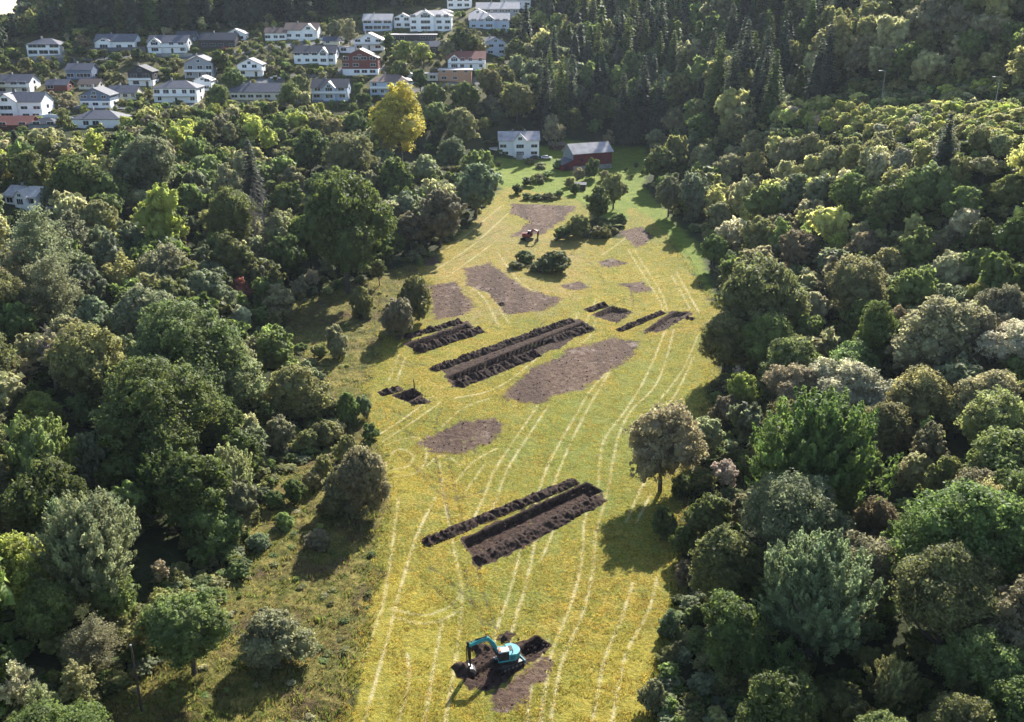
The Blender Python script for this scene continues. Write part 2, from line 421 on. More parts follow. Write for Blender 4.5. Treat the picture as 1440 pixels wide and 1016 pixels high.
for P in SOIL_NEW: s = np.maximum(s, poly_sd(P, X, Y))
att['dug'][near] = sstep(-.4, .3, s+rag*.7)
def seg_mask(lines, halfw, soft, wob_=.1):
    d = np.full(X.shape, 1e9)
    for L in lines:
        P = smooth_line(W_(L)); lo = P.min(0)-2; hi = P.max(0)+2
        s_ = (X > lo[0]) & (X < hi[0]) & (Y > lo[1]) & (Y < hi[1])
        d[s_] = line_d(P, X[s_], Y[s_], d[s_])
    return 1-sstep(halfw-soft, halfw+soft, d+(fbm(X*2.2, Y*2.2, 2)-.5)*wob_)
att['pale'][near] = seg_mask(PALE, .20, .16)*sstep(0, 1, sf)
att['rut'][near] = seg_mask(RUT, .2, .16)*sstep(0, 1, sf)
dz = np.zeros(X.shape)
clod = fbm(X*2.4, Y*2.4, 3)-.45
for P, dep in TRENCH:
    q = poly_sd(P, X, Y); k = sstep(-.05, .32, q+(vnoise(X*2,Y*2)-.5)*.12)
    dz -= k*dep
    att['dug'][near] = np.maximum(att['dug'][near], sstep(-.6, 0, q))
# lengthways grooves the digger's bucket left, lumps in loose soil, tufts in the stubble
dz += att['dug'][near]*clod*.28*(1+0*X) + att['soil'][near]*clod*.32
dz -= att['rut'][near]*.06
dz += att['field'][near]*(fbm(X*1.6, Y*1.6, 2)-.5)*.10
zf = ZZ.ravel(); zf[near] += dz
# rough relief outside the field
out_ = ~near
zf[out_] += (fbm(fx_[out_]*.15, fy_[out_]*.15, 3)-.5)*1.2
mm = att['meadow']*(1-att['field']); zf += mm*(fbm(fx_*.8, fy_*.8, 3)-.5)*.7
ROADS = [W_([(20,96),(120,90),(180,76),(270,82)]), ]
V = np.stack([fx_, fy_, zf], 1)
idx = np.arange(shp[0]*shp[1]).reshape(shp)
Fq = np.stack([idx[:-1,:-1].ravel(), idx[:-1,1:].ravel(), idx[1:,1:].ravel(), idx[1:,:-1].ravel()], 1)
# village streets as a mask on the slope
VROADS = [[(0,88),(110,84),(200,78),(300,78),(420,62),(500,58),(560,60),(640,60)], [(0,150),(90,150),(200,152),(300,146),(420,143),(520,136),(620,122),(700,110)],
          [(260,118),(330,118),(420,108),(480,100),(560,96)]]
def vroad(lines, hw):
    sel = (fy_ > 330) & (fy_ < 640); d = np.full(sel.sum(), 1e9)
    for L in lines: d = line_d(smooth_line(W_(L)), fx_[sel], fy_[sel], d)
    att['road'][sel] = 1-sstep(hw-.6, hw+.6, d)
vroad(VROADS, 2.6)

def ground_material():
    m_ = bpy.data.materials.new('ground'); m_.use_nodes = True; nt = m_.node_tree; nt.nodes.clear(); L = nt.links.new
    out = nd(nt, 'ShaderNodeOutputMaterial'); p = nd(nt, 'ShaderNodeBsdfPrincipled'); p.inputs['Roughness'].default_value = .9; p.inputs['Specular IOR Level'].default_value = .12
    geo = nd(nt, 'ShaderNodeNewGeometry')
    def noise(scale, detail=4, rough=.6, vec=None, dist=0):
        n = nd(nt, 'ShaderNodeTexNoise'); n.inputs['Scale'].default_value = scale; n.inputs['Detail'].default_value = detail; n.inputs['Roughness'].default_value = rough
        n.inputs['Distortion'].default_value = dist
        L(vec or geo.outputs['Position'], n.inputs['Vector']); return n.outputs['Fac']
    def rng_(v, a, b, c=0, d=1):
        r = nd(nt, 'ShaderNodeMapRange'); r.inputs[1].default_value = a; r.inputs[2].default_value = b; r.inputs[3].default_value = c; r.inputs[4].default_value = d; L(v, r.inputs[0]); return r.outputs[0]
    def mix(f, a, b, typ='MIX'):
        x = nd(nt, 'ShaderNodeMix'); x.data_type = 'RGBA'; x.blend_type = typ
        if isinstance(f, (int, float)): x.inputs[0].default_value = f
        else: L(f, x.inputs[0])
        for sck, v in ((x.inputs[6], a), (x.inputs[7], b)):
            if isinstance(v, tuple): sck.default_value = (*v, 1)
            else: L(v, sck)
        return x.outputs[2]
    def A_(n): return nd(nt, 'ShaderNodeAttribute', attribute_name=n).outputs['Fac']
    def edge(a, amt, n):   # break a mask up with noise
        x = nd(nt, 'ShaderNodeMath', operation='MULTIPLY_ADD'); L(n, x.inputs[0]); x.inputs[1].default_value = amt; L(a, x.inputs[2])
        return rng_(x.outputs[0], .5+amt/2-.2, .5+amt/2+.2)
    def nmul(a, k):
        x = nd(nt, 'ShaderNodeMath', operation='MULTIPLY'); L(a, x.inputs[0]); x.inputs[1].default_value = k; return x.outputs[0]
    def nmul2(a, b_):
        x = nd(nt, 'ShaderNodeMath', operation='MULTIPLY'); L(a, x.inputs[0]); L(b_, x.inputs[1]); return x.outputs[0]
    mp = nd(nt, 'ShaderNodeMapping'); mp.inputs['Rotation'].default_value = (0,0,R(-14)); mp.inputs['Scale'].default_value = (1,.09,1); L(geo.outputs['Position'], mp.inputs['Vector'])
    big = noise(.045, 3); med = noise(.35, 5, .65); fine = noise(2.6, 6, .75); strk = noise(.8, 5, .65, mp.outputs[0])
    # field: straw yellow to fresh green
    green, yellow, ochre = (.18,.205,.035), (.385,.30,.06), (.44,.29,.045)
    c = mix(rng_(big, .42, .62), yellow, green)
    c = mix(rng_(strk, .42, .70, 0, .5), c, ochre); c = mix(rng_(noise(.028, 3), .5, .64, 0, .75), c, ochre)
    c = mix(rng_(med, .42, .62), c, mix(.35, green, yellow))
    c = mix(rng_(fine, .35, .68), mix(1, c, (.42,.45,.35), 'MULTIPLY'), mix(1, c, (1.25,1.22,1.3), 'MULTIPLY'))
    c = mix(nmul(A_('lush'), .62), c, mix(rng_(med, .4, .6), (.13,.175,.032), (.22,.24,.05)))
    c = mix(nmul(A_('gold'), .6), c, mix(rng_(med, .4, .6), (.35,.27,.04), (.40,.325,.055)))
    c = mix(nmul(A_('tan'), .6), c, mix(rng_(med, .4, .6), (.37,.25,.12), (.30,.25,.09)))
    c = mix(rng_(fine, .35, .68), mix(1, c, (.72,.74,.66), 'MULTIPLY'), mix(1, c, (1.12,1.12,1.1), 'MULTIPLY'))
    spk = nd(nt, 'ShaderNodeTexVoronoi'); spk.inputs['Scale'].default_value = .9; L(geo.outputs['Position'], spk.inputs['Vector'])
    c = mix(rng_(spk.outputs['Distance'], .0, .6, .45, 0), c, (.11,.135,.025)); c = mix(rng_(noise(1.1, 5, .8), .55, .75, 0, .6), c, (.42,.36,.14)); c = mix(rng_(noise(.8, 5, .8, None, .6), .54, .70, 0, .65), c, (.10,.115,.025))
    # outside: forest floor / rough green, meadow, lawn
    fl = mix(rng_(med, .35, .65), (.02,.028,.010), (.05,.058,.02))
    md = mix(rng_(med, .38, .62), (.14,.145,.035), (.33,.255,.075)); md = mix(rng_(noise(.16, 4), .48, .66), md, (.14,.095,.045)); md = mix(rng_(fine, .4, .7), mix(1, md, (.4,.45,.4), 'MULTIPLY'), md)
    ln = mix(rng_(med, .35, .65), (.13,.20,.022), (.25,.29,.04)); ln = mix(rng_(fine, .35, .7), mix(1, ln, (.6,.6,.6), 'MULTIPLY'), ln)
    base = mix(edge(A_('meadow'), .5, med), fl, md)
    # village gardens
    sep = nd(nt, 'ShaderNodeSeparateXYZ'); L(geo.outputs['Position'], sep.inputs[0])
    vg = mix(rng_(noise(.09, 3), .4, .6), (.04,.05,.015), (.12,.115,.035)); vg = mix(rng_(med, .5, .7), vg, (.13,.09,.06))
    hy = nd(nt, 'ShaderNodeMath', operation='MULTIPLY'); L(rng_(sep.outputs['Y'], 370, 395), hy.inputs[0]); L(rng_(sep.outputs['X'], 0, -20), hy.inputs[1])
    base = mix(hy.outputs[0], base, vg)
    base = mix(A_('lawn'), base, ln)
    base = mix(edge(A_('field'), .4, med), base, c)
    # pale straw tracks, ruts
    pl = nd(nt, 'ShaderNodeMath', operation='MULTIPLY'); L(nmul2(A_('pale'), rng_(noise(.11, 3), .36, .6, .45, 1.0)), pl.inputs[0]); L(rng_(noise(.7, 5, .75), .34, .56, .3, 1), pl.inputs[1])
    base = mix(pl.outputs[0], base, mix(rng_(fine, .3, .7), (.40,.335,.16), (.60,.52,.28)))
    rt = nd(nt, 'ShaderNodeMath', operation='MULTIPLY'); L(A_('rut'), rt.inputs[0]); L(rng_(noise(.6, 4, .7), .38, .6), rt.inputs[1])
    base = mix(rt.outputs[0], base, (.075,.055,.03))
    so = mix(rng_(noise(1.1, 6, .75), .38, .64), (.075,.043,.030), (.175,.118,.085)); so = mix(rng_(noise(.22, 3, .6, mp.outputs[0]), .42, .62, 0, .6), so, (.05,.032,.026)); so = mix(rng_(noise(.30, 6, .8), .56, .68), so, (.27,.21,.18)); so = mix(rng_(noise(.8, 5, .7), .6, .72), so, (.17,.16,.05))
    base = mix(edge(A_('soil'), 1.3, noise(1.3, 6, .8)), base, so)
    dg = mix(rng_(noise(1.6, 6, .8), .38, .66), (.022,.013,.010), (.095,.058,.043)); dg = mix(rng_(noise(.5, 5, .7), .60, .7), dg, (.15,.14,.04))
    base = mix(edge(A_('dug'), .4, fine), base, dg)
    base = mix(A_('road'), base, (.2,.2,.205))
    L(base, p.inputs['Base Color'])
    bh = nd(nt, 'ShaderNodeMath', operation='ADD'); L(fine, bh.inputs[0]); L(noise(.9, 5, .7), bh.inputs[1])
    b = nd(nt, 'ShaderNodeBump'); b.inputs['Strength'].default_value = .9; b.inputs['Distance'].default_value = .35; L(bh.outputs[0], b.inputs['Height']); L(b.outputs[0], p.inputs['Normal'])
    L(p.outputs[0], out.inputs[0]); MATS['ground'] = m_
ground_material()
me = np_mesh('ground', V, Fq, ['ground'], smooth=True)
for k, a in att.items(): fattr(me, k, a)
g = bpy.data.objects.new('ground', me); COL.objects.link(g); tag(g, kind='structure')
# the land goes on behind the hills, down to the fjord side
mb = MB(); mat('far_land', (.05,.07,.03), .9, noise=.3, nscale=.01)
mb.add([(-3000,-3000,-6),(3000,-3000,-6),(3000,3000,-6),(-3000,3000,-6)], [(0,1,2,3)], 'far_land'); tag(mb.obj('terrain_beyond'), kind='structure')

# ------------------------------------------------------------------ spoil heaps
def heap(a, b, wpx_m, h, period, label, seed, gappy=0):
    A0 = np.array(at(*a)[:2]); B0 = np.array(at(*b)[:2]); e = B0-A0; Lg = np.linalg.norm(e); e /= Lg; nrm = np.array([-e[1], e[0]])
    ns, nv = max(8, int(Lg/.16)), 20
    S, T = np.meshgrid(np.linspace(0, Lg, ns), np.linspace(-1, 1, nv), indexing='ij')
    rg = np.random.default_rng(seed); ph = rg.random()*6
    wid = wpx_m/2*(1+.25*(fbm(S*.8+seed, S*0+seed)-.5)*2)
    w2 = T*wid
    Xw = A0[0]+e[0]*S+nrm[0]*w2; Yw = A0[1]+e[1]*S+nrm[1]*w2
    endt = sstep(0, 1.0, S)*sstep(0, 1.0, Lg-S)
    mn = np.abs(np.sin(math.pi*(S+.35*w2+(vnoise(S*.45+seed, S*0)-.5)*3.2)/period+ph)); mound = (.62+.38*mn) if period >= 2.1 else (.82+.18*mn)
    mound = mound*(.55+.9*fbm(S*.55+seed*3, S*0+1.5, 3))
    if gappy: mound = np.clip((mound-.55)/.45, 0, 1)*1.1
    prof = np.clip(1-np.abs(T)**1.7, 0, 1)
    hh = h*.68*prof*mound*endt*(.75+.5*fbm(S*.9+seed, w2*.9)) + prof**.5*endt*((fbm(Xw*2.2, Yw*2.2, 4)-.5)*1.1+(rg.random(S.shape)-.5)*.16)
    hh = np.where(np.abs(T) > .97, -.15, hh-.03)
    Zw = terr(Xw, Yw)+hh
    o0 = np.array([A0[0], A0[1], float(terr(*A0))])
    Vv = np.stack([Xw, Yw, Zw], 2).reshape(-1, 3)-o0
    ii = np.arange(ns*nv).reshape(ns, nv)
    fq = np.stack([ii[:-1,:-1].ravel(), ii[1:,:-1].ravel(), ii[1:,1:].ravel(), ii[:-1,1:].ravel()], 1)
    o = bpy.data.objects.new('spoil_heap', np_mesh('spoil_heap', Vv, fq, ['fresh_soil'])); COL.objects.link(o); o.location = o0
    tag(o, label, 'spoil heap', 'ridges of dug soil beside the trenches')
for i, a in enumerate([
    ((594,766),(812,676),2.6,.95,1.7,'long dark ridge of soil along the far edge of the largest trench'),
    ((668,792),(848,700),3.0,1.0,2.2,'dark lumpy ridge of soil along the near edge of the largest trench'),
    ((606,522),(807,450),2.6,1.2,2.0,'low knobbly soil ridge along the far edge of the long middle trench'),
    ((641,543),(756,497),3.4,1.6,2.2,'row of rounded soil mounds by the near edge of the long middle trench'),
    ((772,481),(832,461),3.6,1.5,3.2,'tall soil mounds at the upper end of the long middle trench'),
    ((566,476),(650,452),2.6,1.2,2.4,'soil ridge along the far edge of the trench beside the dark bushes'),
    ((584,495),(678,464),3.4,1.7,2.7,'five round soil mounds on the near edge of the trench beside the dark bushes'),
    ((824,438),(854,429),2.8,1.1,2.0,'short soil heap beside the small trench near the bush mound'),
    ((868,466),(934,439),2.3,1.0,1.7,'toothed soil ridge left of the trench that ends under the trees'),
    ((532,555),(566,546),2.5,.9,2.4,'small dark soil heap left of the square pit'),
    ((576,568),(602,563),2.3,.9,2.6,'small brown soil heap on the near side of the square pit'),
    ((944,454),(955,453),1.8,.6,2.0,'tiny pile of soil below the trench that ends under the trees'),
    ((700,429),(712,428),2.0,.8,2.0,'lone clod of dark soil on the grey scraped patch'),
    ((962,447),(978,450),1.6,.6,2.0,'small soil pile at the shaded end of the right trench'),
    ((640,948),(660,935),2.8,.9,2.0,'loose brown soil heap under the digger bucket'),
    ((664,918),(686,904),3.0,.8,2.5,'loose brown soil heap between the digger boom and the cab'),
    ((702,893),(722,900),2.4,.7,2.0,'small soil heap just behind the teal excavator'),
    ]): heap(*a, seed=i*7+3, gappy=0)
# loose clods on the dug ground
mb = MB()
rc = random.Random(5)
for P in SOIL_NEW+SOIL_OLD:
    c = P.mean(0); n = 60 if any(P is q_ for q_ in SOIL_NEW) else int(min(70, np.ptp(P[:,0])*np.ptp(P[:,1])*.12))
    for k in range(n):
        i = rc.randrange(len(P)); e_ = rc.random(); q = c+(P[i]*e_+P[(i+1)%len(P)]*(1-e_)-c)*rc.random()**.5*.95+np.array([rc.uniform(-1,1), rc.uniform(-1,1)])*.6
        r = rc.uniform(.06,.22); z = float(terr(*q))+r*.3
        pts = [(q[0]+r*rc.uniform(.7,1.2)*math.cos(t)*math.cos(f), q[1]+r*rc.uniform(.7,1.2)*math.sin(t)*math.cos(f), z+r*.8*math.sin(f)) for f in (-.6,.6) for t in (0,1.57,3.14,4.7)]
        mb.add(pts, [(0,1,2,3)[::-1],(4,5,6,7),(0,1,5,4),(1,2,6,5),(2,3,7,6),(3,0,4,7)], 'fresh_soil')
tag(mb.obj('loose_soil'), 'crumbs of dark soil strewn round the trenches', 'loose soil', kind='stuff')

# ------------------------------------------------------------------ excavators
def rounded_slab(mb, pts, z0, z1, m_): mb.prism(pts, z0, z1, m_, axis='z')
def tracks(root, L, Wd, h, col, rot):
    for s_ in (-1, 1):
        mb = MB(); prof = []
        for k in range(9): t = -math.pi/2+math.pi*k/8; prof.append((L/2-h/2+h/2*math.cos(t), h/2+h/2*math.sin(t)))
        for k in range(9): t = math.pi/2+math.pi*k/8; prof.append((-L/2+h/2+h/2*math.cos(t), h/2+h/2*math.sin(t)))
        y = s_*(Wd/2-.25)
        mb.prism(prof, y-.25, y+.25, 'machine_black')
        n = 16
        for k in range(n):
            x = -L/2+h/2+(L-h)*k/(n-1); mb.box(x-.05, x+.05, y-.27, y+.27, h, h+.035, 'steel'); 
        o = mb.obj('track', root, rot=(0,0,rot))
        w = MB()
        for k in range(5):
            x = -L/2+.5+(L-1)*k/4; w.tube([(x,y+s_*.255,.28),(x,y+s_*.285,.28)], [.2,.2], 'steel', 12)
        w.obj('road_wheels', o)
def plate_beam(mb, pts, hs, w, m_):
    """box beam through (x,z) points with depth hs, width w"""
    up = []; lo = []
    for i, (x, z) in enumerate(pts):
        a = pts[max(i-1,0)]; b = pts[min(i+1,len(pts)-1)]; dx, dz_ = b[0]-a[0], b[1]-a[1]; l = math.hypot(dx, dz_); nx, nz = -dz_/l, dx/l
        up.append((x+nx*hs[i]/2, z+nz*hs[i]/2)); lo.append((x-nx*hs[i]/2, z-nz*hs[i]/2))
    for i in range(len(pts)-1):
        mb.prism([lo[i], lo[i+1], up[i+1], up[i]], -w/2, w/2, m_)
def excavator(px, py, head, trackrot, paint, dark, cabroof, elbow, tipz, sc_, label, name='excavator'):
    x, y, z, _ = at(px, py)
    root = empty(name, (x, y, z), 0, label, 'excavator')
    tracks(root, 3.3, 2.45, .72, dark, trackrot)
    mb = MB(); mb.box(-.8,.8,-.7,.7,.3,.78,'machine_black'); mb.tube([(0,0,.7),(0,0,.98)],[.6,.6],'steel',20); mb.obj('undercarriage', root, rot=(0,0,trackrot))
    if name == 'excavator' and paint == 'teal_paint':
        mb = MB(); mb.box(1.75,1.9,-1.2,1.2,.12,.62,'teal_dark'); mb.box(.8,1.8,-.75,-.55,.3,.45,'teal_dark'); mb.box(.8,1.8,.55,.75,.3,.45,'teal_dark'); mb.obj('dozer_blade', root, rot=(0,0,trackrot))
    # upper structure: +x is where the boom points
    up = MB(); pts = [(1.25,-1.2),(1.25,1.2)]
    for k in range(9):
        t = math.pi/2*.35+(math.pi*2-math.pi*.7*.5)*0; a = R(55)+R(250-0)*0
    arc = [(-.35-1.15*math.sin(R(t)), 1.2*math.cos(R(t))) for t in range(10, 171, 16)]
    prof = [(1.25,-1.2),(1.25,1.2)]+[(a, b) for a, b in arc]
    rounded_slab(up, prof, 1.0, 1.28, dark)
    o = up.obj('slewing_platform', root, rot=(0,0,head), bevel=.03)
    cw = MB(); arc2 = [(-.35-1.17*math.sin(R(t)), 1.22*math.cos(R(t))) for t in range(14, 167, 8)]
    rounded_slab(cw, arc2+[(-.75,-.95),(-.75,.95)][::1], 1.285, 2.15, paint); cw.obj('counterweight', root, rot=(0,0,head), bevel=.04)
    eb = MB(); rounded_slab(eb, [(-.745,-1.1),(.1,-1.1),(.1,1.16),(-.745,1.16)][::1], 1.285, 2.25, paint)
    eb.box(-.6,-.1,-.55,.35,2.252,2.32, 'machine_black'); eb.tube([(-.45,.75,2.25),(-.45,.75,2.6)],[.07,.06],'machine_black',10)
    for k in range(5): eb.box(-.62,-.05,1.162,1.175,1.5+.11*k,1.55+.11*k,'machine_black')
    eb.obj('engine_cover', root, rot=(0,0,head), bevel=.03)
    sb = MB(); sb.box(.11,1.2,-1.16,-.42,1.285,1.95,paint); sb.box(.3,1.0,-1.0,-.55,1.952,1.975,'machine_black'); sb.obj('tank_cover', root, rot=(0,0,head), bevel=.04)
    # cab on the left of the boom
    cb = MB(); y0, y1 = .26, 1.16
    cb.box(.12,1.42,y0,y1,1.285,1.5,paint)
    for xx in (.14, .62, 1.36):
        for yy in (y0+.03, y1-.03): cb.box(xx-.04,xx+.04,yy-.03,yy+.03,1.5,2.72,'machine_black')
    cbo = cb.obj('cab', root, rot=(0,0,head))
    gl = MB(); gl.box(.17,1.39,y0+.04,y1-.04,1.5,2.7,'window_glass'); gl.obj('cab_glass', cbo)
    rf = MB(); rf.box(.06,1.46,y0-.03,y1+.03,2.705,2.86,cabroof); rf.obj('cab_roof', cbo, bevel=.05)
    bc = MB(); bc.box(1.08,1.34,y0+.1,y1-.1,2.862,2.98,'hazard_orange'); bc.obj('beacon', cbo)
    mr = MB(); mr.tube([(1.4,y1,2.5),(1.62,y1+.2,2.5)],[.025,.025],'machine_black',6); mr.box(1.6,1.64,y1+.12,y1+.3,2.3,2.62,'machine_black'); mr.obj('mirror', cbo)
    # boom, arm, bucket in the plane of +x
    ex, ez = elbow; fx0, fz0 = 1.0, 1.65
    kx, kz = fx0+(ex-fx0)*.40, max(ez, fz0)+.55
    bm = MB(); plate_beam(bm, [(fx0,fz0),(fx0+(kx-fx0)*.55, fz0+(kz-fz0)*.68),(kx,kz),(kx+(ex-kx)*.45, kz+(ez-kz)*.3),(ex,ez)], [.34,.5,.56,.44,.3], .34, paint)
    bo = bm.obj('boom', root, rot=(0,0,head), bevel=.02)
    for s_ in (-1,1):
        c = MB(); a = (1.15,s_*.3,1.2); b = (kx,s_*.26,kz-.1); mid = tuple(a[i]*.42+b[i]*.58 for i in range(3))
        c.tube([a, mid],[.08,.08],dark,10); c.tube([mid,b],[.045,.045],'steel',10); c.obj('boom_cylinder', bo)
    c = MB(); a = (kx+.1,0,kz+.34); b = (ex+.25,0,ez+.5); mid = tuple(a[i]*.4+b[i]*.6 for i in range(3)); c.tube([a,mid],[.085,.085],dark,10); c.tube([mid,b],[.05,.05],'steel',10); c.obj('arm_cylinder', bo)
    ax, az = ex-.15, tipz+1.0
    am = MB(); plate_beam(am, [(ex+.22,ez+.52),(ex,ez),(ex-.05,(ez+az)/2),(ax,az)], [.2,.46,.36,.22], .28, dark if paint == 'teal_paint' else paint); ao = am.obj('arm', root, rot=(0,0,head), bevel=.02)
    c = MB(); c.tube([(ex+.3,0,ez-.05),(ex+.28,0,az+.75)],[.07,.07],dark,10); c.tube([(ex+.28,0,az+.75),(ax+.3,0,az+.15)],[.04,.04],'steel',10); c.obj('bucket_cylinder', ao)
    bk = MB(); prof = [(ax+.15,az+.12),(ax-.2,az+.05),(ax-.62,az-.45),(ax-.6,az-.8),(ax-.25,az-1.02),(ax+.28,az-.92),(ax+.2,az-.8),(ax-.2,az-.86),(ax-.46,az-.7),(ax-.48,az-.46),(ax-.12,az-.08),(ax+.12,az-.02)]
    bk.prism(prof, -.5, .5, 'steel')
    for s_ in (-.5,.46): bk.prism([(ax+.1,az),(ax-.15,az),(ax-.55,az-.5),(ax-.52,az-.76),(ax-.22,az-.95),(ax+.22,az-.88)], s_, s_+.04, 'steel')
    bk.obj('bucket', ao)
    hs = MB()
    for s_ in (-.1,.1): hs.tube([(fx0+.2,s_,fz0+.3),(kx-.3,s_,kz+.32),(kx+.5,s_,kz+.30),(ex+.1,s_,ez+.35),(ex+.32,s_,ez-.3)],[.022]*5,'machine_black',5)
    hs.obj('hydraulic_hose', bo)
    for ch in root.children:
        pass
    root.scale = (sc_, sc_, sc_)
    return root
hd = math.atan2(-1.3, -5.0)
excavator(714, 934, hd, R(32), 'teal_paint', 'machine_black', 'machine_grey', (4.9, 3.75), -.45, .92, 'teal excavator with its arm hanging down, digging at the near end of the field')
excavator(741, 338, R(-25), R(40), 'machine_red', 'machine_black', 'car_white', (3.6, 2.9), -.1, .95, 'small dark red digger with white roof working in front of the farmhouse')

# ------------------------------------------------------------------ houses
def wall_window(root, x, z, w, h, y, n=1, frame='trim'):
    mb = MB(); t = .09
    mb.box(x-w/2-t,x+w/2+t,y-.06,y+.02,z-t,z,frame); mb.box(x-w/2-t,x+w/2+t,y-.06,y+.02,z+h,z+h+t,frame)
    mb.box(x-w/2-t,x-w/2,y-.06,y+.02,z,z+h,frame); mb.box(x+w/2,x+w/2+t,y-.06,y+.02,z,z+h,frame)
    for k in range(1, n): xx = x-w/2+w*k/n; mb.box(xx-.035,xx+.035,y-.055,y+.02,z,z+h,frame)
    o = mb.obj('window', root)
    g_ = MB(); g_.box(x-w/2,x+w/2,y-.03,y+.01,z,z+h,'window_glass'); g_.obj('pane', o)
def roof_mesh(mb, x0, x1, y0, y1, z, rise, kind, m_, ov=.45, th=.18):
    """gable_front: ridge runs away from the viewer; gable_side: ridge runs across; hip"""
    X0, X1, Y0, Y1 = x0-ov, x1+ov, y0-ov, y1+ov
    if kind == 'gable_front':
        xm = (x0+x1)/2; k = rise/((x1-x0)/2); zl = z-ov*k
        prof = [(X0,zl),(xm,z+rise),(X1,zl),(X1,zl+th),(xm,z+rise+th*1.2),(X0,zl+th)]
        mb.prism(prof, Y0, Y1, m_)
    elif kind == 'gable_side':
        ym = (y0+y1)/2; k = rise/((y1-y0)/2); zl = z-ov*k
        prof = [(Y0,zl),(ym,z+rise),(Y1,zl),(Y1,zl+th),(ym,z+rise+th*1.2),(Y0,zl+th)]
        mb.prism(prof, X0, X1, m_, axis='x')
    elif kind == 'hip':
        ym = (y0+y1)/2; ins = min((Y1-Y0)/2, (X1-X0)/2-.05)
        vs = [(X0,Y0,z),(X1,Y0,z),(X1,Y1,z),(X0,Y1,z),(X0+ins,ym,z+rise),(X1-ins,ym,z+rise),(X0,Y0,z-th),(X1,Y0,z-th),(X1,Y1,z-th),(X0,Y1,z-th)]
        mb.add(vs, [(0,1,5,4),(1,2,5),(2,3,4,5),(3,0,4),(6,7,1,0),(7,8,2,1),(8,9,3,2),(9,6,0,3),(9,8,7,6)], m_)
    else:
        mb.box(X0,X1,Y0,Y1,z,z+th+.08,m_)
def wall_mesh(mb, x0, x1, y0, y1, z0, z1, rise, kind, m_, base=2.5):
    mb.box(x0,x1,y0,y1,z0-base,z1,m_)
    if kind == 'gable_front': mb.add([(x0,y0,z1),(x1,y0,z1),((x0+x1)/2,y0,z1+rise),(x0,y1,z1),(x1,y1,z1),((x0+x1)/2,y1,z1+rise)], [(0,1,2),(5,4,3)], m_)
    if kind == 'gable_side': mb.add([(x0,y0,z1),(x0,y1,z1),(x0,(y0+y1)/2,z1+rise),(x1,y0,z1),(x1,y1,z1),(x1,(y0+y1)/2,z1+rise)], [(0,2,1),(3,4,5)], m_)
HOUSE_BOX = []   # pixel boxes kept free of planting in front
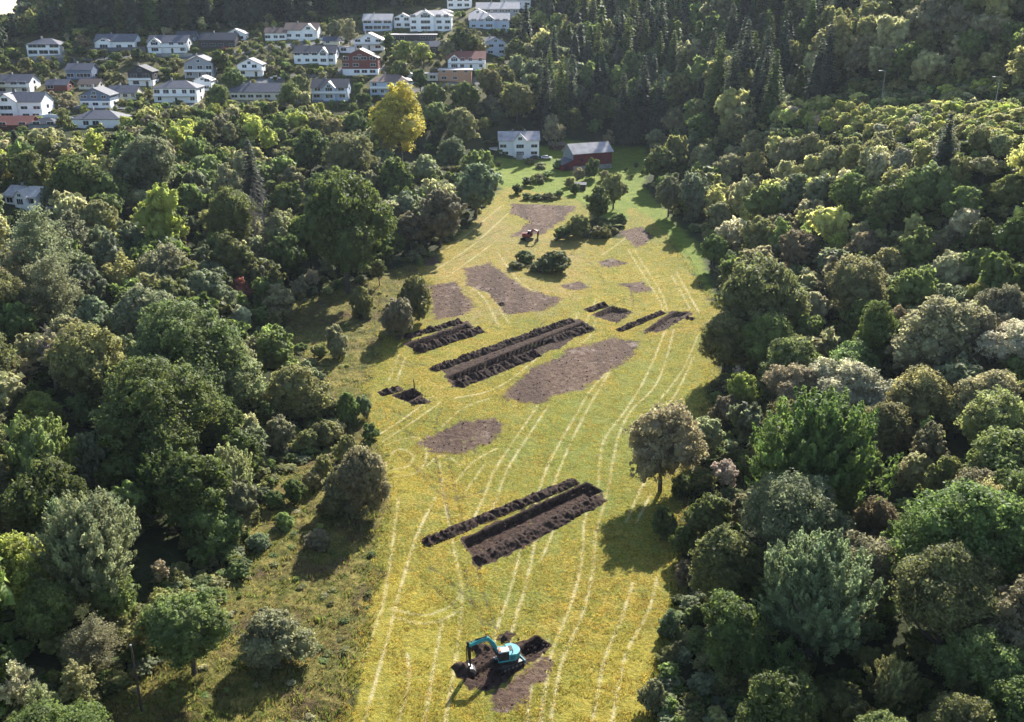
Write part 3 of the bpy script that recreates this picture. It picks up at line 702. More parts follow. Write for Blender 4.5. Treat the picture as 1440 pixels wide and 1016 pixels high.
def house(px, py, wpx, wall, roofm, kind, label, storeys=2, hpx=None, yaw=0, depth=.75, low=None, gable=None, balcony=False, chim=1, wins=4, rise=None, name='house', bigwin=False, grp='houses on the village slope', frame='trim'):
    x, y, z, t = at(px, py); Wd = wpx*t/F
    D = max(6.5, min(Wd*depth, 10.5))
    H = storeys*2.7 if hpx is None else hpx*t/F
    root = empty(name, (x, y, z), R(yaw), label, name.replace('_', ' '), grp)
    x0, x1, y0, y1 = -Wd/2, Wd/2, 0, D
    rs = rise if rise is not None else {'gable_front': Wd*.23, 'gable_side': D*.27, 'hip': D*.24, 'flat': 0}[kind]
    mb = MB(); 
    if low: # a lower storey of another colour
        wall_mesh(mb, x0, x1, y0, y1, 2.6, H, rs, kind, wall, base=0)
        lb = MB(); lb.box(x0+.04,x1-.04,y0+.05,y1,-2.5,2.598,low); lb.obj('lower_wall', root)
    else: wall_mesh(mb, x0, x1, y0, y1, 0, H, rs, kind, wall)
    mb.obj('wall', root)
    rb = MB(); roof_mesh(rb, x0, x1, y0, y1, H, rs, kind, roofm); ro = rb.obj('roof', root)
    for k in range(chim):
        xx = x0+Wd*(.35+.3*k); c = MB(); zz = H+rs*(.6 if kind != 'flat' else 0); c.box(xx-.3,xx+.3,D/2-.3,D/2+.3,zz,H+rs+1.0,'concrete'); c.obj('chimney', ro)
    ns = max(1, int(round(H/2.75))); rw = random.Random(int(px*7+py)); wf = rw.uniform(.4,.75); wh = rw.uniform(1.0,1.45); skip = rw.random() < .5
    for s_ in range(ns):
        zz = s_*2.7+.95
        for k in range(wins):
            xx = x0+Wd*(k+.5)/wins
            if gable and abs(xx-gable[0]*Wd) < gable[1]*Wd/2+.3: continue
            if s_ == 0 and k == wins//2 and balcony: 
                d = MB(); d.box(xx-.5,xx+.5,-.05,.02,0.02,2.05,'timber'); d.obj('door', root); continue
            if skip and rw.random() < .2: continue
            wall_window(root, xx+rw.uniform(-.12,.12)*Wd/wins, zz, min(2.4, Wd/wins*wf*rw.uniform(.7,1.3)) if not bigwin else Wd/wins*.8, wh if not bigwin else 1.5, -.005, 2, frame)
    if kind == 'gable_front' and rs > 1.5: wall_window(root, 0, H+.1*rs, 1.3, min(1.1, rs*.45), -.005, 2, frame)
    # a window on each end wall
    for s_, xe in ((-1, x0), (1, x1)):
        for st in range(ns):
            mbw = MB(); zz = st*2.7+.95; ym = D*.5
            mbw.box(xe-.05,xe+.05,ym-.9,ym+.9,zz-.08,zz+1.28,'trim'); mbw.obj('window', root)
            g_ = MB(); g_.box(xe-.07 if s_ < 0 else xe+.045, xe-.045 if s_ < 0 else xe+.07,ym-.8,ym+.8,zz,zz+1.2,'window_glass'); g_.obj('pane', root.children[-1])
    if gable:   # a projecting front gable: (centre fraction, width fraction, height above eaves)
        gx_, gw = gable[0]*Wd, gable[1]*Wd; gr = gable[2]
        b = MB(); b.box(gx_-gw/2,gx_+gw/2,-1.2,D*.45,-2.5,H+.01,wall); b.add([(gx_-gw/2,-1.2,H),(gx_+gw/2,-1.2,H),(gx_,-1.2,H+gr)],[(0,1,2)],wall); bo = b.obj('front_gable', root)
        q = MB(); roof_mesh(q, gx_-gw/2, gx_+gw/2, -1.2, D*.5, H, gr, 'gable_front', roofm, .35); q.obj('gable_roof', bo)
        for s_ in range(ns): wall_window(root, gx_, s_*2.7+.9, gw*.55, 1.35, -1.205, 3, frame)
        if gr > 1.3: wall_window(root, gx_, H+gr*.08, gw*.28, gr*.42, -1.205, 2, frame)
    if balcony:
        b = MB(); zb = 2.62 if ns > 1 else .1
        b.box(x0+.2,x1-.2,-1.7,-.02 if not gable else -1.25,zb-.15,zb,'concrete'); bo = b.obj('balcony', root)
        r_ = MB(); r_.box(x0+.2,x1-.2,-1.72,-1.66,zb+.85,zb+.95,'trim'); n = int(Wd/.9)
        r_.box(x0+.25,x1-.25,-1.70,-1.68,zb+.1,zb+.8,'trim')
        for k in range(n+1): xx = x0+.2+(Wd-.45)*k/n; r_.box(xx,xx+.05,-1.73,-1.67,zb-.1 if ns > 1 else zb,zb+.9,'trim')
        r_.obj('railing', bo)
        if ns > 1:
            for xx in (x0+.4, 0, x1-.5): p_ = MB(); p_.box(xx,xx+.12,-1.6,-1.48,-2,zb-.15,'trim'); p_.obj('post', bo)
    HOUSE_BOX.append((px-wpx/2, py-(H+rs)*F/t, px+wpx/2, py, t))
    return root
HS = [
 (62,79,46,'white_paint','slate_roof','hip','white bungalow with dark hip roof and a big window on the upper left ledge',dict(hpx=15,bigwin=True,wins=3)),
 (162,70,56,'white_paint','slate_roof','gable_side','low white house with long grey roof, third row, behind a dark retaining wall',dict(hpx=11,gable=(-.25,.35,1.6),wins=4)),
 (236,75,54,'white_paint','slate_roof','gable_side','white house with stepped roofs and white balcony rail, right of the long retaining wall',dict(hpx=14,gable=(-.3,.32,2.2),balcony=True)),
 (306,68,50,'black_paint','dark_roof','gable_side','black low house with dark roof, right of the house with the white balcony rail',dict(hpx=11,frame='grey_paint')),
 (332,58,26,'white_paint','pale_roof','gable_front','small white gabled house peeping up behind the black low house',dict(hpx=10,chim=0,wins=2)),
 (388,57,30,'white_paint','brown_roof','gable_side','small white house with grey brown roof beside the brown-roofed white villa',dict(hpx=10,wins=3)),
 (424,55,46,'white_paint','brown_roof','gable_side','white villa with dark brown roof and a wide front gable, below the dark spruce wood',dict(hpx=12,gable=(.24,.42,2.6),wins=4)),
 (112,112,36,'blue_grey_paint','slate_roof','gable_side','dark blue-grey house with a white window band, in the second row on the left',dict(hpx=13,bigwin=True,wins=3)),
 (199,122,34,'black_paint','dark_roof','gable_front','black gabled house with a white lower storey, middle of the left slope',dict(hpx=20,low='white_paint',wins=2,balcony=True,frame='grey_paint')),
 (281,110,40,'grey_paint','slate_roof','gable_front','grey-blue house with a broad gable, above the white house with the hip roof',dict(hpx=20,wins=3,balcony=True)),
 (286,128,24,'white_paint','pale_roof','gable_front','narrow white gabled house tucked behind the white two-storey hip-roofed house',dict(hpx=14,wins=2,chim=0)),
 (352,108,34,'white_paint','slate_roof','gable_front','small white house with a steep gable beside a bright lawn',dict(hpx=16,wins=2,balcony=True)),
 (443,90,58,'white_paint','dark_roof','gable_side','white house with blue-black roof and twin front gables, left of the red-brown house',dict(hpx=14,gable=(.22,.24,2.4),wins=5)),
 (248,145,60,'white_paint','slate_roof','hip','white two-storey house with grey hip roof, at the foot of the village slope',dict(hpx=20,wins=5,balcony=True)),
 (135,152,42,'blue_grey_paint','slate_roof','gable_front','dark blue house with a white ground floor and a wide gable',dict(hpx=17,low='white_paint',wins=3)),
 (172,140,40,'cream_paint','slate_roof','gable_side','low pale wing with a long slate roof adjoining the dark blue house',dict(hpx=9,wins=4)),
 (360,141,72,'cream_paint','slate_roof','gable_side','long cream bungalow with grey roof, between the hip-roofed house and the birch clump',dict(hpx=11,wins=6)),
 (20,132,46,'white_paint','slate_roof','gable_side','white house with grey roof and terraces at the left edge, upper of two',dict(hpx=15,wins=3,balcony=True)),
 (28,168,66,'white_paint','slate_roof','gable_side','large white house with an arched gable front at the left edge, lower of two',dict(hpx=24,gable=(-.22,.45,2.8),wins=4)),
 (18,182,48,'red_brown_paint','red_roof','gable_side','low red-roofed outbuilding in front of the large white house at the left edge',dict(hpx=6,wins=2,chim=0)),
 (60,180,40,'grey_paint','dark_roof','hip','low dark-roofed shed between the red roof and the white bungalow',dict(hpx=5,wins=2,chim=0)),
 (136,180,68,'white_paint','slate_roof','hip','white bungalow with wide dark roof just above the tree line',dict(hpx=12,wins=5)),
 (464,141,50,'pale_blue_paint','dark_roof','gable_side','grey-white house with steep dark roof and dormer, left of the brown hip-roofed house',dict(hpx=17,gable=(0,.34,2.2),wins=3,balcony=True)),
 (507,106,50,'red_brown_paint','brown_roof','gable_front','large red-brown wooden house with a white ground floor',dict(hpx=23,low='white_paint',wins=4)),
 (549,134,56,'pale_blue_paint','brown_roof','hip','white house with brown hip roof, straight above the yellow tree',dict(hpx=18,wins=5,balcony=True)),
 (519,71,42,'white_paint','pale_roof','gable_front','white house with a low broad gable above the red-brown house',dict(hpx=13,wins=3,balcony=True)),
 (486,75,26,'white_paint','pale_roof','flat','small flat white garage above the twin-gabled house',dict(hpx=8,wins=1,chim=0,name='garage')),
 (531,44,40,'pale_blue_paint','pale_roof','gable_side','white-blue house with large dark windows, beside the spruce wood edge',dict(hpx=14,bigwin=True,wins=3)),
 (566,40,24,'white_paint','brown_roof','gable_front','narrow white house with brown gable left of the big white villa',dict(hpx=14,wins=2,chim=0)),
 (606,44,58,'white_paint','pale_roof','hip','big bright white villa with a pale hip roof, highest of the middle group',dict(hpx=20,gable=(-.12,.4,2.5),wins=5,depth=.6)),
 (580,58,66,'black_paint','pale_roof','flat','low dark house with flat pale roof under the big white villa',dict(hpx=8,wins=5,chim=0,frame='grey_paint')),
 (656,98,52,'white_paint','red_roof','gable_side','white house with red-brown roof and arched window, above the orange building',dict(hpx=14,gable=(-.32,.3,2.0),wins=4,balcony=True)),
 (697,78,30,'pale_blue_paint','slate_roof','gable_front','tall pale blue gabled house at the edge of the forest',dict(hpx=17,wins=2,yaw=22)),
 (640,115,46,'orange_paint','pale_roof','flat','flat-roofed orange building below the red-roofed white house',dict(hpx=15,wins=3,chim=0)),
 (597,114,38,'cream_paint','pale_roof','flat','low cream flat-roofed house left of the orange building',dict(hpx=8,wins=3,chim=0)),
 (688,41,56,'pale_blue_paint','pale_roof','gable_side','pale blue house with grey roof in the top group near the forest',dict(hpx=12,gable=(0,.3,2.0),wins=5)),
 (646,12,34,'white_paint','pale_roof','gable_side','white house at the top of the slope, left end of the highest row',dict(hpx=13,wins=3)),
 (700,20,60,'grey_paint','pale_roof','gable_side','long grey terraced house in the highest row',dict(hpx=7,wins=6,chim=2)),
 (725,10,42,'white_paint','pale_roof','gable_side','white house at the right end of the highest row, by the tall spruce',dict(hpx=9,wins=4)),
 (672,30,26,'white_paint','slate_roof','gable_front','small white gabled house wedged in the top group above the big villa',dict(hpx=10,wins=2,chim=0)),
 (625,27,22,'cream_paint','pale_roof','hip','small cream house peeping out behind the big white villa',dict(hpx=9,wins=2,chim=0)),
 (620,75,30,'black_paint','slate_roof','gable_side','dark narrow house under the flat-roofed terrace, half hidden by bushes',dict(hpx=9,wins=3,chim=0,frame='grey_paint')),
 (80,128,30,'red_brown_paint','slate_roof','gable_side','small red-brown house right of the white terraces at the left edge',dict(hpx=8,wins=2)),
 (125,126,28,'cream_paint','brown_roof','gable_side','little cream house with brown roof above the dark blue house',dict(hpx=7,wins=3,chim=0)),
 (262,58,26,'grey_paint','dark_roof','gable_side','small grey shed-like house behind the railed white house',dict(hpx=7,wins=2,chim=0)),
 (572,118,24,'white_paint','slate_roof','gable_front','small white gabled house between the brown hip roof and the cream flat roof',dict(hpx=11,wins=2,chim=0)),
 (466,64,22,'cream_paint','slate_roof','gable_side','little cream outbuilding beside the upper white fence',dict(hpx=6,wins=2,chim=0)),
 (30,291,50,'white_paint','pale_roof','gable_side','white house with pale roof alone among the trees at the left edge',dict(hpx=15,wins=3,yaw=-14,gable=(.1,.35,1.6),grp='houses below the village')),
]
for h_ in HS: house(*h_[:7], **h_[7])
# farmhouse: two storeys, wide dormer gable in the middle
fh = house(730, 221, 56, 'white_paint', 'weathered_roof', 'gable_side', 'white wooden farmhouse with a pale grey roof and a central gable', hpx=23, wins=4, chim=2, gable=(.02,.33,2.65), depth=.6, rise=2.7, grp='farm buildings', name='farmhouse')
fh.rotation_euler = (0,0,R(2))
st = MB(); st.box(-1.2,1.2,-3.4,-1.25,-1,1.2,'concrete'); st.box(-1.2,1.2,-3.5,-3.42,1.9,2.0,'trim'); st.box(-1.2,-1.14,-3.5,-1.25,1.25,2.0,'trim'); st.box(1.14,1.2,-3.5,-1.25,1.25,2.0,'trim'); st.obj('porch', fh)
an = MB(); an.box(-11.5,-8.4,1.5,5,-2,3.0,'white_paint'); ao = an.obj('annex', fh); q = MB(); roof_mesh(q,-11.5,-8.45,1.5,5,3.0,.2,'flat','pale_roof',.2); q.obj('annex_roof', ao)

# red barn, seen from its corner: long side to the right, gable end to the left
bx, by, bz, bt = at(806, 240)
barn = empty('barn', (bx, by, bz), R(24), 'long dark red barn with a weathered pale metal roof and a low lean-to', 'barn', 'farm buildings')
mb = MB(); LB, DB, HB, RB_ = 16.5, 8.5, 6.2, 2.8
wall_mesh(mb, 0, LB, 0, DB, 1.5, HB, RB_, 'gable_side', 'barn_red', base=0)
for k in range(int(LB/.35)): mb.box(k*.35,k*.35+.05,-.025,0,1.5,HB-.05,'barn_red')
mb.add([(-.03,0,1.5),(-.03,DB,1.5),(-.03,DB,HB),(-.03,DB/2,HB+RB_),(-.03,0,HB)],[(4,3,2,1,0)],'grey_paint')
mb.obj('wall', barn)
mb = MB(); mb.box(.05,LB-.05,.06,DB,-3,1.498,'concrete'); mb.obj('stone_base', barn)
mb = MB(); roof_mesh(mb, 0, LB, 0, DB, HB, RB_, 'gable_side', 'weathered_roof', .5)
k_ = RB_/(DB/2)
for k in range(22):
    xx = -.4+k*.82; ym = DB/2; mb.add([(xx,-.5,HB-.5*k_+.20),(xx+.06,-.5,HB-.5*k_+.20),(xx+.06,ym,HB+RB_+.25),(xx,ym,HB+RB_+.25),(xx,-.5,HB-.5*k_+.27),(xx+.06,-.5,HB-.5*k_+.27),(xx+.06,ym,HB+RB_+.32),(xx,ym,HB+RB_+.32)],[(4,5,6,7),(0,1,5,4),(1,2,6,5),(3,0,4,7)],'weathered_roof')
mb.obj('roof', barn)
mb = MB(); mb.add([(-4.5,0,-2.5),(-.02,0,-2.5),(-.02,DB*.8,-2.5),(-4.5,DB*.8,-2.5),(-4.5,0,2.4),(-.02,0,3.8),(-.02,DB*.8,3.8),(-4.5,DB*.8,2.4)],[(0,1,5,4),(1,2,6,5),(2,3,7,6),(3,0,4,7),(0,3,2,1)],'barn_red'); lt = mb.obj('lean_to', barn)
mb = MB(); mb.add([(-4.9,-.35,2.3),(0,-.35,3.85),(0,DB*.8+.3,3.85),(-4.9,DB*.8+.3,2.3),(-4.9,-.35,2.45),(0,-.35,4.0),(0,DB*.8+.3,4.0),(-4.9,DB*.8+.3,2.45)],[(0,3,2,1),(4,5,6,7),(0,1,5,4),(1,2,6,5),(2,3,7,6),(3,0,4,7)],'slate_roof'); mb.obj('lean_to_roof', lt)
mb = MB(); mb.box(-3.4,-1.8,-.05,.0,-.5,1.9,'machine_black'); mb.obj('door', barn)
for xx in (3.5, 8, 12.5): wall_window(barn, xx, 3.2, .9, .8, -.03, 2, 'barn_red')
# shed behind and between
x, y, z, t = at(784, 212)
sh = empty('shed', (x, y, z), R(5), 'low open shed with a rusty pale roof behind the barn', 'shed', 'farm buildings')
mb = MB(); mb.box(-3,3,0,4,-1,2.0,'timber'); mb.obj('wall', sh); mb = MB(); mb.add([(-3.4,-.5,2.0),(3.4,-.5,2.0),(3.4,4.4,2.7),(-3.4,4.4,2.7),(-3.4,-.5,2.15),(3.4,-.5,2.15),(3.4,4.4,2.85),(-3.4,4.4,2.85)],[(0,3,2,1),(4,5,6,7),(0,1,5,4),(1,2,6,5),(2,3,7,6),(3,0,4,7)],'brown_roof'); mb.obj('roof', sh)
x, y, z, t = at(816, 268)
sh = empty('shed', (x, y, z), R(-6), 'tiny dark shed with a grey roof among the bushes below the barn', 'shed', 'farm buildings')
mb = MB(); mb.box(-1.8,1.8,0,2.6,-1,2.0,'timber'); mb.obj('wall', sh); mb = MB(); roof_mesh(mb,-1.8,1.8,0,2.6,2.0,.5,'gable_side','slate_roof',.3,.1); mb.obj('roof', sh)

# cars
def car(px, py, yaw, paint, label, sc_=1):
    x, y, z, t = at(px, py); root = empty('car', (x,y,z), R(yaw), label, 'car'); 
    mb = MB(); prof = [(-2.1,.35),(2.1,.35),(2.15,.6),(2.05,.82),(1.1,.92),(.55,1.38),(-1.0,1.42),(-1.75,1.0),(-2.15,.9)]
    mb.prism(prof, -.85, .85, paint); mb.obj('body', root, bevel=.06)
    mb = MB(); mb.prism([(.98,.93),(.5,1.33),(-.95,1.37),(-1.55,1.0)], -.865, .865, 'window_glass'); mb.obj('windows', root)
    mb = MB(); mb.prism([(.60,1.39),(1.12,.94),(1.14,.96),(.62,1.41)], -.75, .75, 'window_glass'); mb.obj('windscreen', root)
    for xx in (-1.35, 1.3):
        for yy in (-.8,.8): w = MB(); w.tube([(xx,yy-.1,.32),(xx,yy+.1,.32)],[.32,.32],'tyre',14); w.tube([(xx,yy-.11,.32),(xx,yy+.11,.32)],[.18,.18],'steel',10); w.obj('wheel', root)
    root.scale = (sc_,)*3
car(753,224,8,'car_dark','dark blue car parked at the corner of the farmhouse')
car(768,224,-5,'car_white','white car parked between the farmhouse and the barn')
car(319,70,10,'car_red','red car parked in front of the black low house')
car(388,112,0,'car_white','white car on the village street beside the bright lawn')
car(560,104,10,'car_dark','dark car parked right of the red-brown house')
car(475,61,4,'car_white','white car on the upper street above the twin-gabled house')

# retaining walls, fences
def strip_wall(pts, h, th, m_, name, label, cat):
    P = [at(*p) for p in pts]; o0 = P[0]; mb = MB()
    for (a, b) in zip(P[:-1], P[1:]):
        d = np.array([b[0]-a[0], b[1]-a[1]]); l = np.linalg.norm(d); n = np.array([-d[1], d[0]])/l*th
        vs = []
        for q in (a, b):
            for s_ in (0, 1):
                for zz in (-1.5, h): vs.append((q[0]+n[0]*s_-o0[0], q[1]+n[1]*s_-o0[1], q[2]+zz-o0[2]))
        mb.add(vs, [(0,4,5,1),(2,3,7,6),(1,5,7,3),(0,1,3,2),(4,6,7,5)], m_)
    tag(mb.obj(name, loc=(o0[0],o0[1],o0[2])), label, cat)
strip_wall([(22,87),(55,84),(92,82)], 1.6, .5, 'concrete', 'retaining_wall', 'grey retaining wall carrying the bungalow ledge at the upper left', 'retaining wall')
strip_wall([(95,74),(150,73),(205,72)], 1.8, .5, 'slate_roof', 'retaining_wall', 'long dark retaining wall in front of the third-row white houses', 'retaining wall')
strip_wall([(205,79),(240,80),(270,80)], 1.3, .5, 'concrete', 'retaining_wall', 'dark wall below the house with the white balcony rail', 'retaining wall')
strip_wall([(420,58),(460,56),(498,56)], .9, .15, 'trim', 'fence', 'white fence along the upper village street', 'fence')
strip_wall([(40,170),(70,166),(110,172)], 1.4, .3, 'trim', 'garden_wall', 'white garden wall right of the large white house at the left edge', 'garden wall')
strip_wall([(560,64),(600,62),(640,61)], 1.2, .4, 'concrete', 'retaining_wall', 'brown retaining wall below the dark flat-roofed house', 'retaining wall')

# lamp posts
def lamp(px, ptop, hpx_, label, arm=1):
    d = ray(px, ptop)
    # post of 10 m whose top is seen at (px, ptop)
    best = None
    for t in np.arange(80, 500, .5):
        p_ = d*t; hh = p_[2]+CAMZ-float(terr(p_[0], p_[1]))
        if hh < hpx_*t/F: best = (p_[0], p_[1], hh); break
    x, y, hh = best; z = float(terr(x, y))
    root = empty('street_lamp', (x, y, z), 0, label, 'street lamp', 'street lamps along the valley road')
    mb = MB(); mb.tube([(0,0,-1),(0,0,1.2),(0,0,hh)],[.16,.13,.07],'galvanised',10); mb.obj('pole', root)
    mb = MB(); mb.tube([(0,0,hh-.05),(arm*.7,0,hh+.25),(arm*1.4,0,hh+.3)],[.06,.05,.05],'galvanised',8); ao = mb.obj('arm', root)
    mb = MB(); mb.box(min(arm*1.3,arm*2.1),max(arm*1.3,arm*2.1),-.15,.15,hh+.22,hh+.36,'galvanised'); mb.obj('lamp_head', ao)
lamp(1406,110,52,'tall street lamp on the shaded road, farthest towards the picture edge',-1)
lamp(1245,101,44,'street lamp in front of the forest slope, halfway along the bright hedge ridge',-1)
lamp(1127,93,42,'street lamp at the far end of the bright hedge ridge',-1)
# utility pole at the near left, thin stake by the pit
x, y, z, t = at(200, 1002)
mb = MB(); mb.tube([(0,0,-.5),(0,0,4),(0,0,8.5)],[.14,.12,.1],'timber',10); ro = empty('utility_pole',(x,y,z),0,'slim grey wooden pole standing among birches at the near left','pole'); mb.obj('pole', ro)
mb = MB(); mb.tube([(0,0,8.5),(0,0,8.62)],[.13,.1],'galvanised',8); mb.obj('cap', ro)
x, y, z, t = at(583, 547)
mb = MB(); mb.tube([(0,0,-.3),(-.05,0,1),(-.15,0,2.0)],[.12,.1,.08],'timber',8); mb.tube([(-.15,0,2.0),(-.16,0,2.15)],[.1,.06],'concrete',8); tag(mb.obj('stake', loc=(x,y,z)), 'thin dark stake planted at the corner of the square pit', 'stake')

# ------------------------------------------------------------------ trees
def unit(v): return v/(np.linalg.norm(v, axis=-1, keepdims=True)+1e-9)
def rdir(rg, n, up=0.0):
    v = rg.normal(size=(n,3)); v[:,2] += up; return unit(v)
def leaves_at(rg, P, Nn, size, aspect, shape=4, jitter=.8, along=None):
    """leaf faces at P facing roughly Nn"""
    n = len(P); Nn = unit(Nn+rg.normal(size=(n,3))*jitter*.55)
    a = np.cross(Nn, rg.normal(size=(n,3))) if along is None else np.cross(Nn, np.cross(along, Nn)+rg.normal(size=(n,3))*.25)
    a = unit(a); b = np.cross(Nn, a); s_ = size*(.6+.8*rg.random((n,1)))
    el = 1.0 if along is None else 1.7
    if shape == 4: V_ = np.stack([P+a*s_*el*.62, P+b*s_*.5, P-a*s_*el*.62, P-b*s_*.5], 1)
    else: V_ = np.stack([P+a*s_*el*.8, P+b*s_*.65-a*s_*.4, P-b*s_*.65-a*s_*.4], 1)
    off = V_-P[:,None,:]; off[:,:,2] /= aspect
    return P[:,None,:]+off
def gen_crown(kind, seed, n, size, aspect=2.3, shape=4):
    """points live in a unit crown: radius 1, height 0..1 ; aspect = height / radius"""
    rg = np.random.default_rng(seed*101+5)
    A3 = np.array([1,1,1/aspect])
    var = None
    if kind in ('round','tall','shrub','flat'):
        zlo, zc, rz = {'round': (.2,.60,.38), 'tall': (.12,.56,.42), 'shrub': (.0,.46,.5), 'flat': (.3,.68,.28)}[kind]
        nl = {'round': 30, 'tall': 28, 'shrub': 16, 'flat': 26}[kind]
        # lobes in metric-like space (z scaled by aspect)
        lc = rdir(rg, nl, .25)*rg.uniform(.38,.78,(nl,1)); lc[:,2] = lc[:,2]*rz*aspect/.66*.7+zc*aspect
        lr = rg.uniform(.14,.42,nl)*rg.choice([.8,1,1.15],nl)
        lc = np.vstack([lc, [[0,0,zc*aspect]], [[.1,-.05,(zc+rz*.45)*aspect]]]); lr = np.append(lr, [.62*min(1, rz*aspect/.85)+.05, .42])
        nc = max(60, int(n/32)); pl = lr**2/np.sum(lr**2)
        li = rg.choice(len(lr), nc*3, p=pl); d = rdir(rg, nc*3, .3)
        cc = lc[li]+d*lr[li][:,None]*rg.uniform(.80,1.16,(nc*3,1))
        dist = np.linalg.norm(cc[:,None]-lc[None], axis=2)/lr[None]
        keep = (dist.min(1) > .8) & (cc[:,2] > zlo*aspect*rg.uniform(.5,1,nc*3))
        cc, d = cc[keep][:nc], d[keep][:nc]; nc = len(cc)
        cr = rg.uniform(.05,.15,nc); ci = rg.integers(0, nc, n); dd = rdir(rg, n, .35)
        P = cc[ci]+dd*cr[ci][:,None]*rg.uniform(.5,1.1,(n,1)); Nn = unit(dd+d[ci]*.7)
        cv = rg.random(nc); var = np.clip(cv[ci]*.5+rg.random(n)*.5, 0, 1)
        core = (lc, lr*.70)
        along = None
    elif kind in ('spiky',):
        nc = max(120, int(n/60)); d = rdir(rg, nc*2, .35); rr = rg.uniform(.45,1.0,(nc*2,1))
        c0 = d*np.array([.78,.78,.40*aspect])*rr; c0[:,2] += .50*aspect
        lump = 1+.18*np.sin(d[:,0:1]*5+seed)+.15*np.cos(d[:,1:2]*6+seed*2); c0[:,:2] *= lump
        keep = (c0[:,2] > .05*aspect); c0, d = c0[keep][:nc], d[keep][:nc]; nc = len(c0)
        ax = unit(d*.55+np.array([0,0,.85])+rg.normal(size=(nc,3))*.12); ln = rg.uniform(.14,.3,nc)
        ci = rg.integers(0, nc, n); t = rg.random((n,1))
        side = rdir(rg, n)*(1-t)**.6*.075
        P = c0[ci]+ax[ci]*t*ln[ci][:,None]+side; Nn = unit(side+d[ci]*.06+rg.normal(size=(n,3))*.02)
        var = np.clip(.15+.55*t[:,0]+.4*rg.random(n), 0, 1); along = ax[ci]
        core = (np.array([[0,0,.42*aspect],[0,0,.62*aspect],[.3,.1,.4*aspect],[-.3,-.1,.42*aspect]]), np.array([.5,.42,.36,.36]))
    elif kind == 'birch':
        nc = max(80, int(n/50)); d = rdir(rg, nc, .1); rr = rg.uniform(.25,1.0,(nc,1))**.6
        c0 = d*np.array([.85,.85,.40*aspect])*rr; c0[:,2] += .54*aspect
        tp = 1-.5*np.clip((c0[:,2:3]/aspect-.5)/.5, 0, 1); c0[:,:2] *= tp
        ci = rg.integers(0, nc, n); t = rg.random((n,1))
        ax = unit(np.concatenate([d[:,:2], rg.uniform(-.3,.9,(nc,1))], 1)); P = c0[ci]+ax[ci]*(t-.5)*.34+rg.normal(size=(n,3))*.05
        Nn = rdir(rg, n, .3); var = rg.random(n)*.7+.3*rg.random(nc)[ci]; along = None
        core = (np.array([[0,0,.5*aspect],[0,0,.34*aspect]]), np.array([.34,.3]))
    elif kind == 'spruce':
        nw = 26; zz = np.linspace(.06,.97,nw); pts = []; dirs = []; vv = []
        per = max(5, int(n/(nw*9)))
        for i, z_ in enumerate(zz):
            rad = (1-z_)**.82*1.02+.03; nb = 11 if rad > .3 else 7
            for k in range(nb):
                a = 2*math.pi*(k+rg.random()*.8)/nb; L_ = rad*rg.uniform(.75,1.08); m_ = max(3, int(per*9/nb*max(.25, rad*1.6)))
                t = rg.random(m_)**.75; w_ = .10*(1.15-t)+.02
                x_ = np.cos(a)*L_*t; y_ = np.sin(a)*L_*t
                s_ = rg.uniform(-1,1,m_)*w_; pz = z_*aspect-.30*L_*t**1.4+.08*t**4+rg.normal(size=m_)*.02-np.abs(s_)*.25
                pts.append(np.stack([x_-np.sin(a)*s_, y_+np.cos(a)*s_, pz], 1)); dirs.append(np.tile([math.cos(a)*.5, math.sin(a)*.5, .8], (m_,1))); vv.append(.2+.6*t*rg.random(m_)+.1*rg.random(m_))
        P = np.vstack(pts); Nn = np.vstack(dirs); var = np.concatenate(vv); along = unit(Nn*np.array([1,1,-.3])); n = len(P)
        core = (np.array([[0,0,h*aspect] for h in (.1,.2,.32,.45,.6,.75)]), np.array([.5,.5,.42,.34,.24,.14]))
    P = P*A3
    Vv = leaves_at(rg, P, Nn, size, aspect, shape, .8, along)
    k = Vv.shape[1]; Vv = Vv.reshape(-1,3); Fv = np.arange(len(Vv)).reshape(-1,k); vr = np.repeat(var, k)
    if core is not None:    # inner leaf mass, split into facets like the leaves
        cs = []; 
        lat, lon = (7, 9) if k == 4 else (4, 6)
        for c_, r_ in zip(*core):
            th = np.linspace(0, math.pi, lat+1); ph_ = np.linspace(0, 2*math.pi, lon+1)
            for i in range(lat):
                for j in range(lon):
                    q = []
                    for (a, b) in ((i,j),(i+1,j),(i+1,j+1),(i,j+1)):
                        jr = 1+.16*math.sin(ph_[b%lon]*3+a*1.7+c_[0]*9)
                        q.append((c_[0]+r_*jr*math.sin(th[a])*math.cos(ph_[b%lon]), c_[1]+r_*jr*math.sin(th[a])*math.sin(ph_[b%lon]), max(.02, c_[2]+r_*jr*math.cos(th[a]))/aspect))
                    cs.append(q)
        cs = np.array(cs)
        if k == 4: cv_ = cs.reshape(-1,3)
        else: cv_ = np.concatenate([cs[:,[0,1,2]], cs[:,[0,2,3]]]).reshape(-1,3)
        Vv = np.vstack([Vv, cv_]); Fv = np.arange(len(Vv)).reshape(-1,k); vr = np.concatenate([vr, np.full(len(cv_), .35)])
    return Vv, Fv, vr
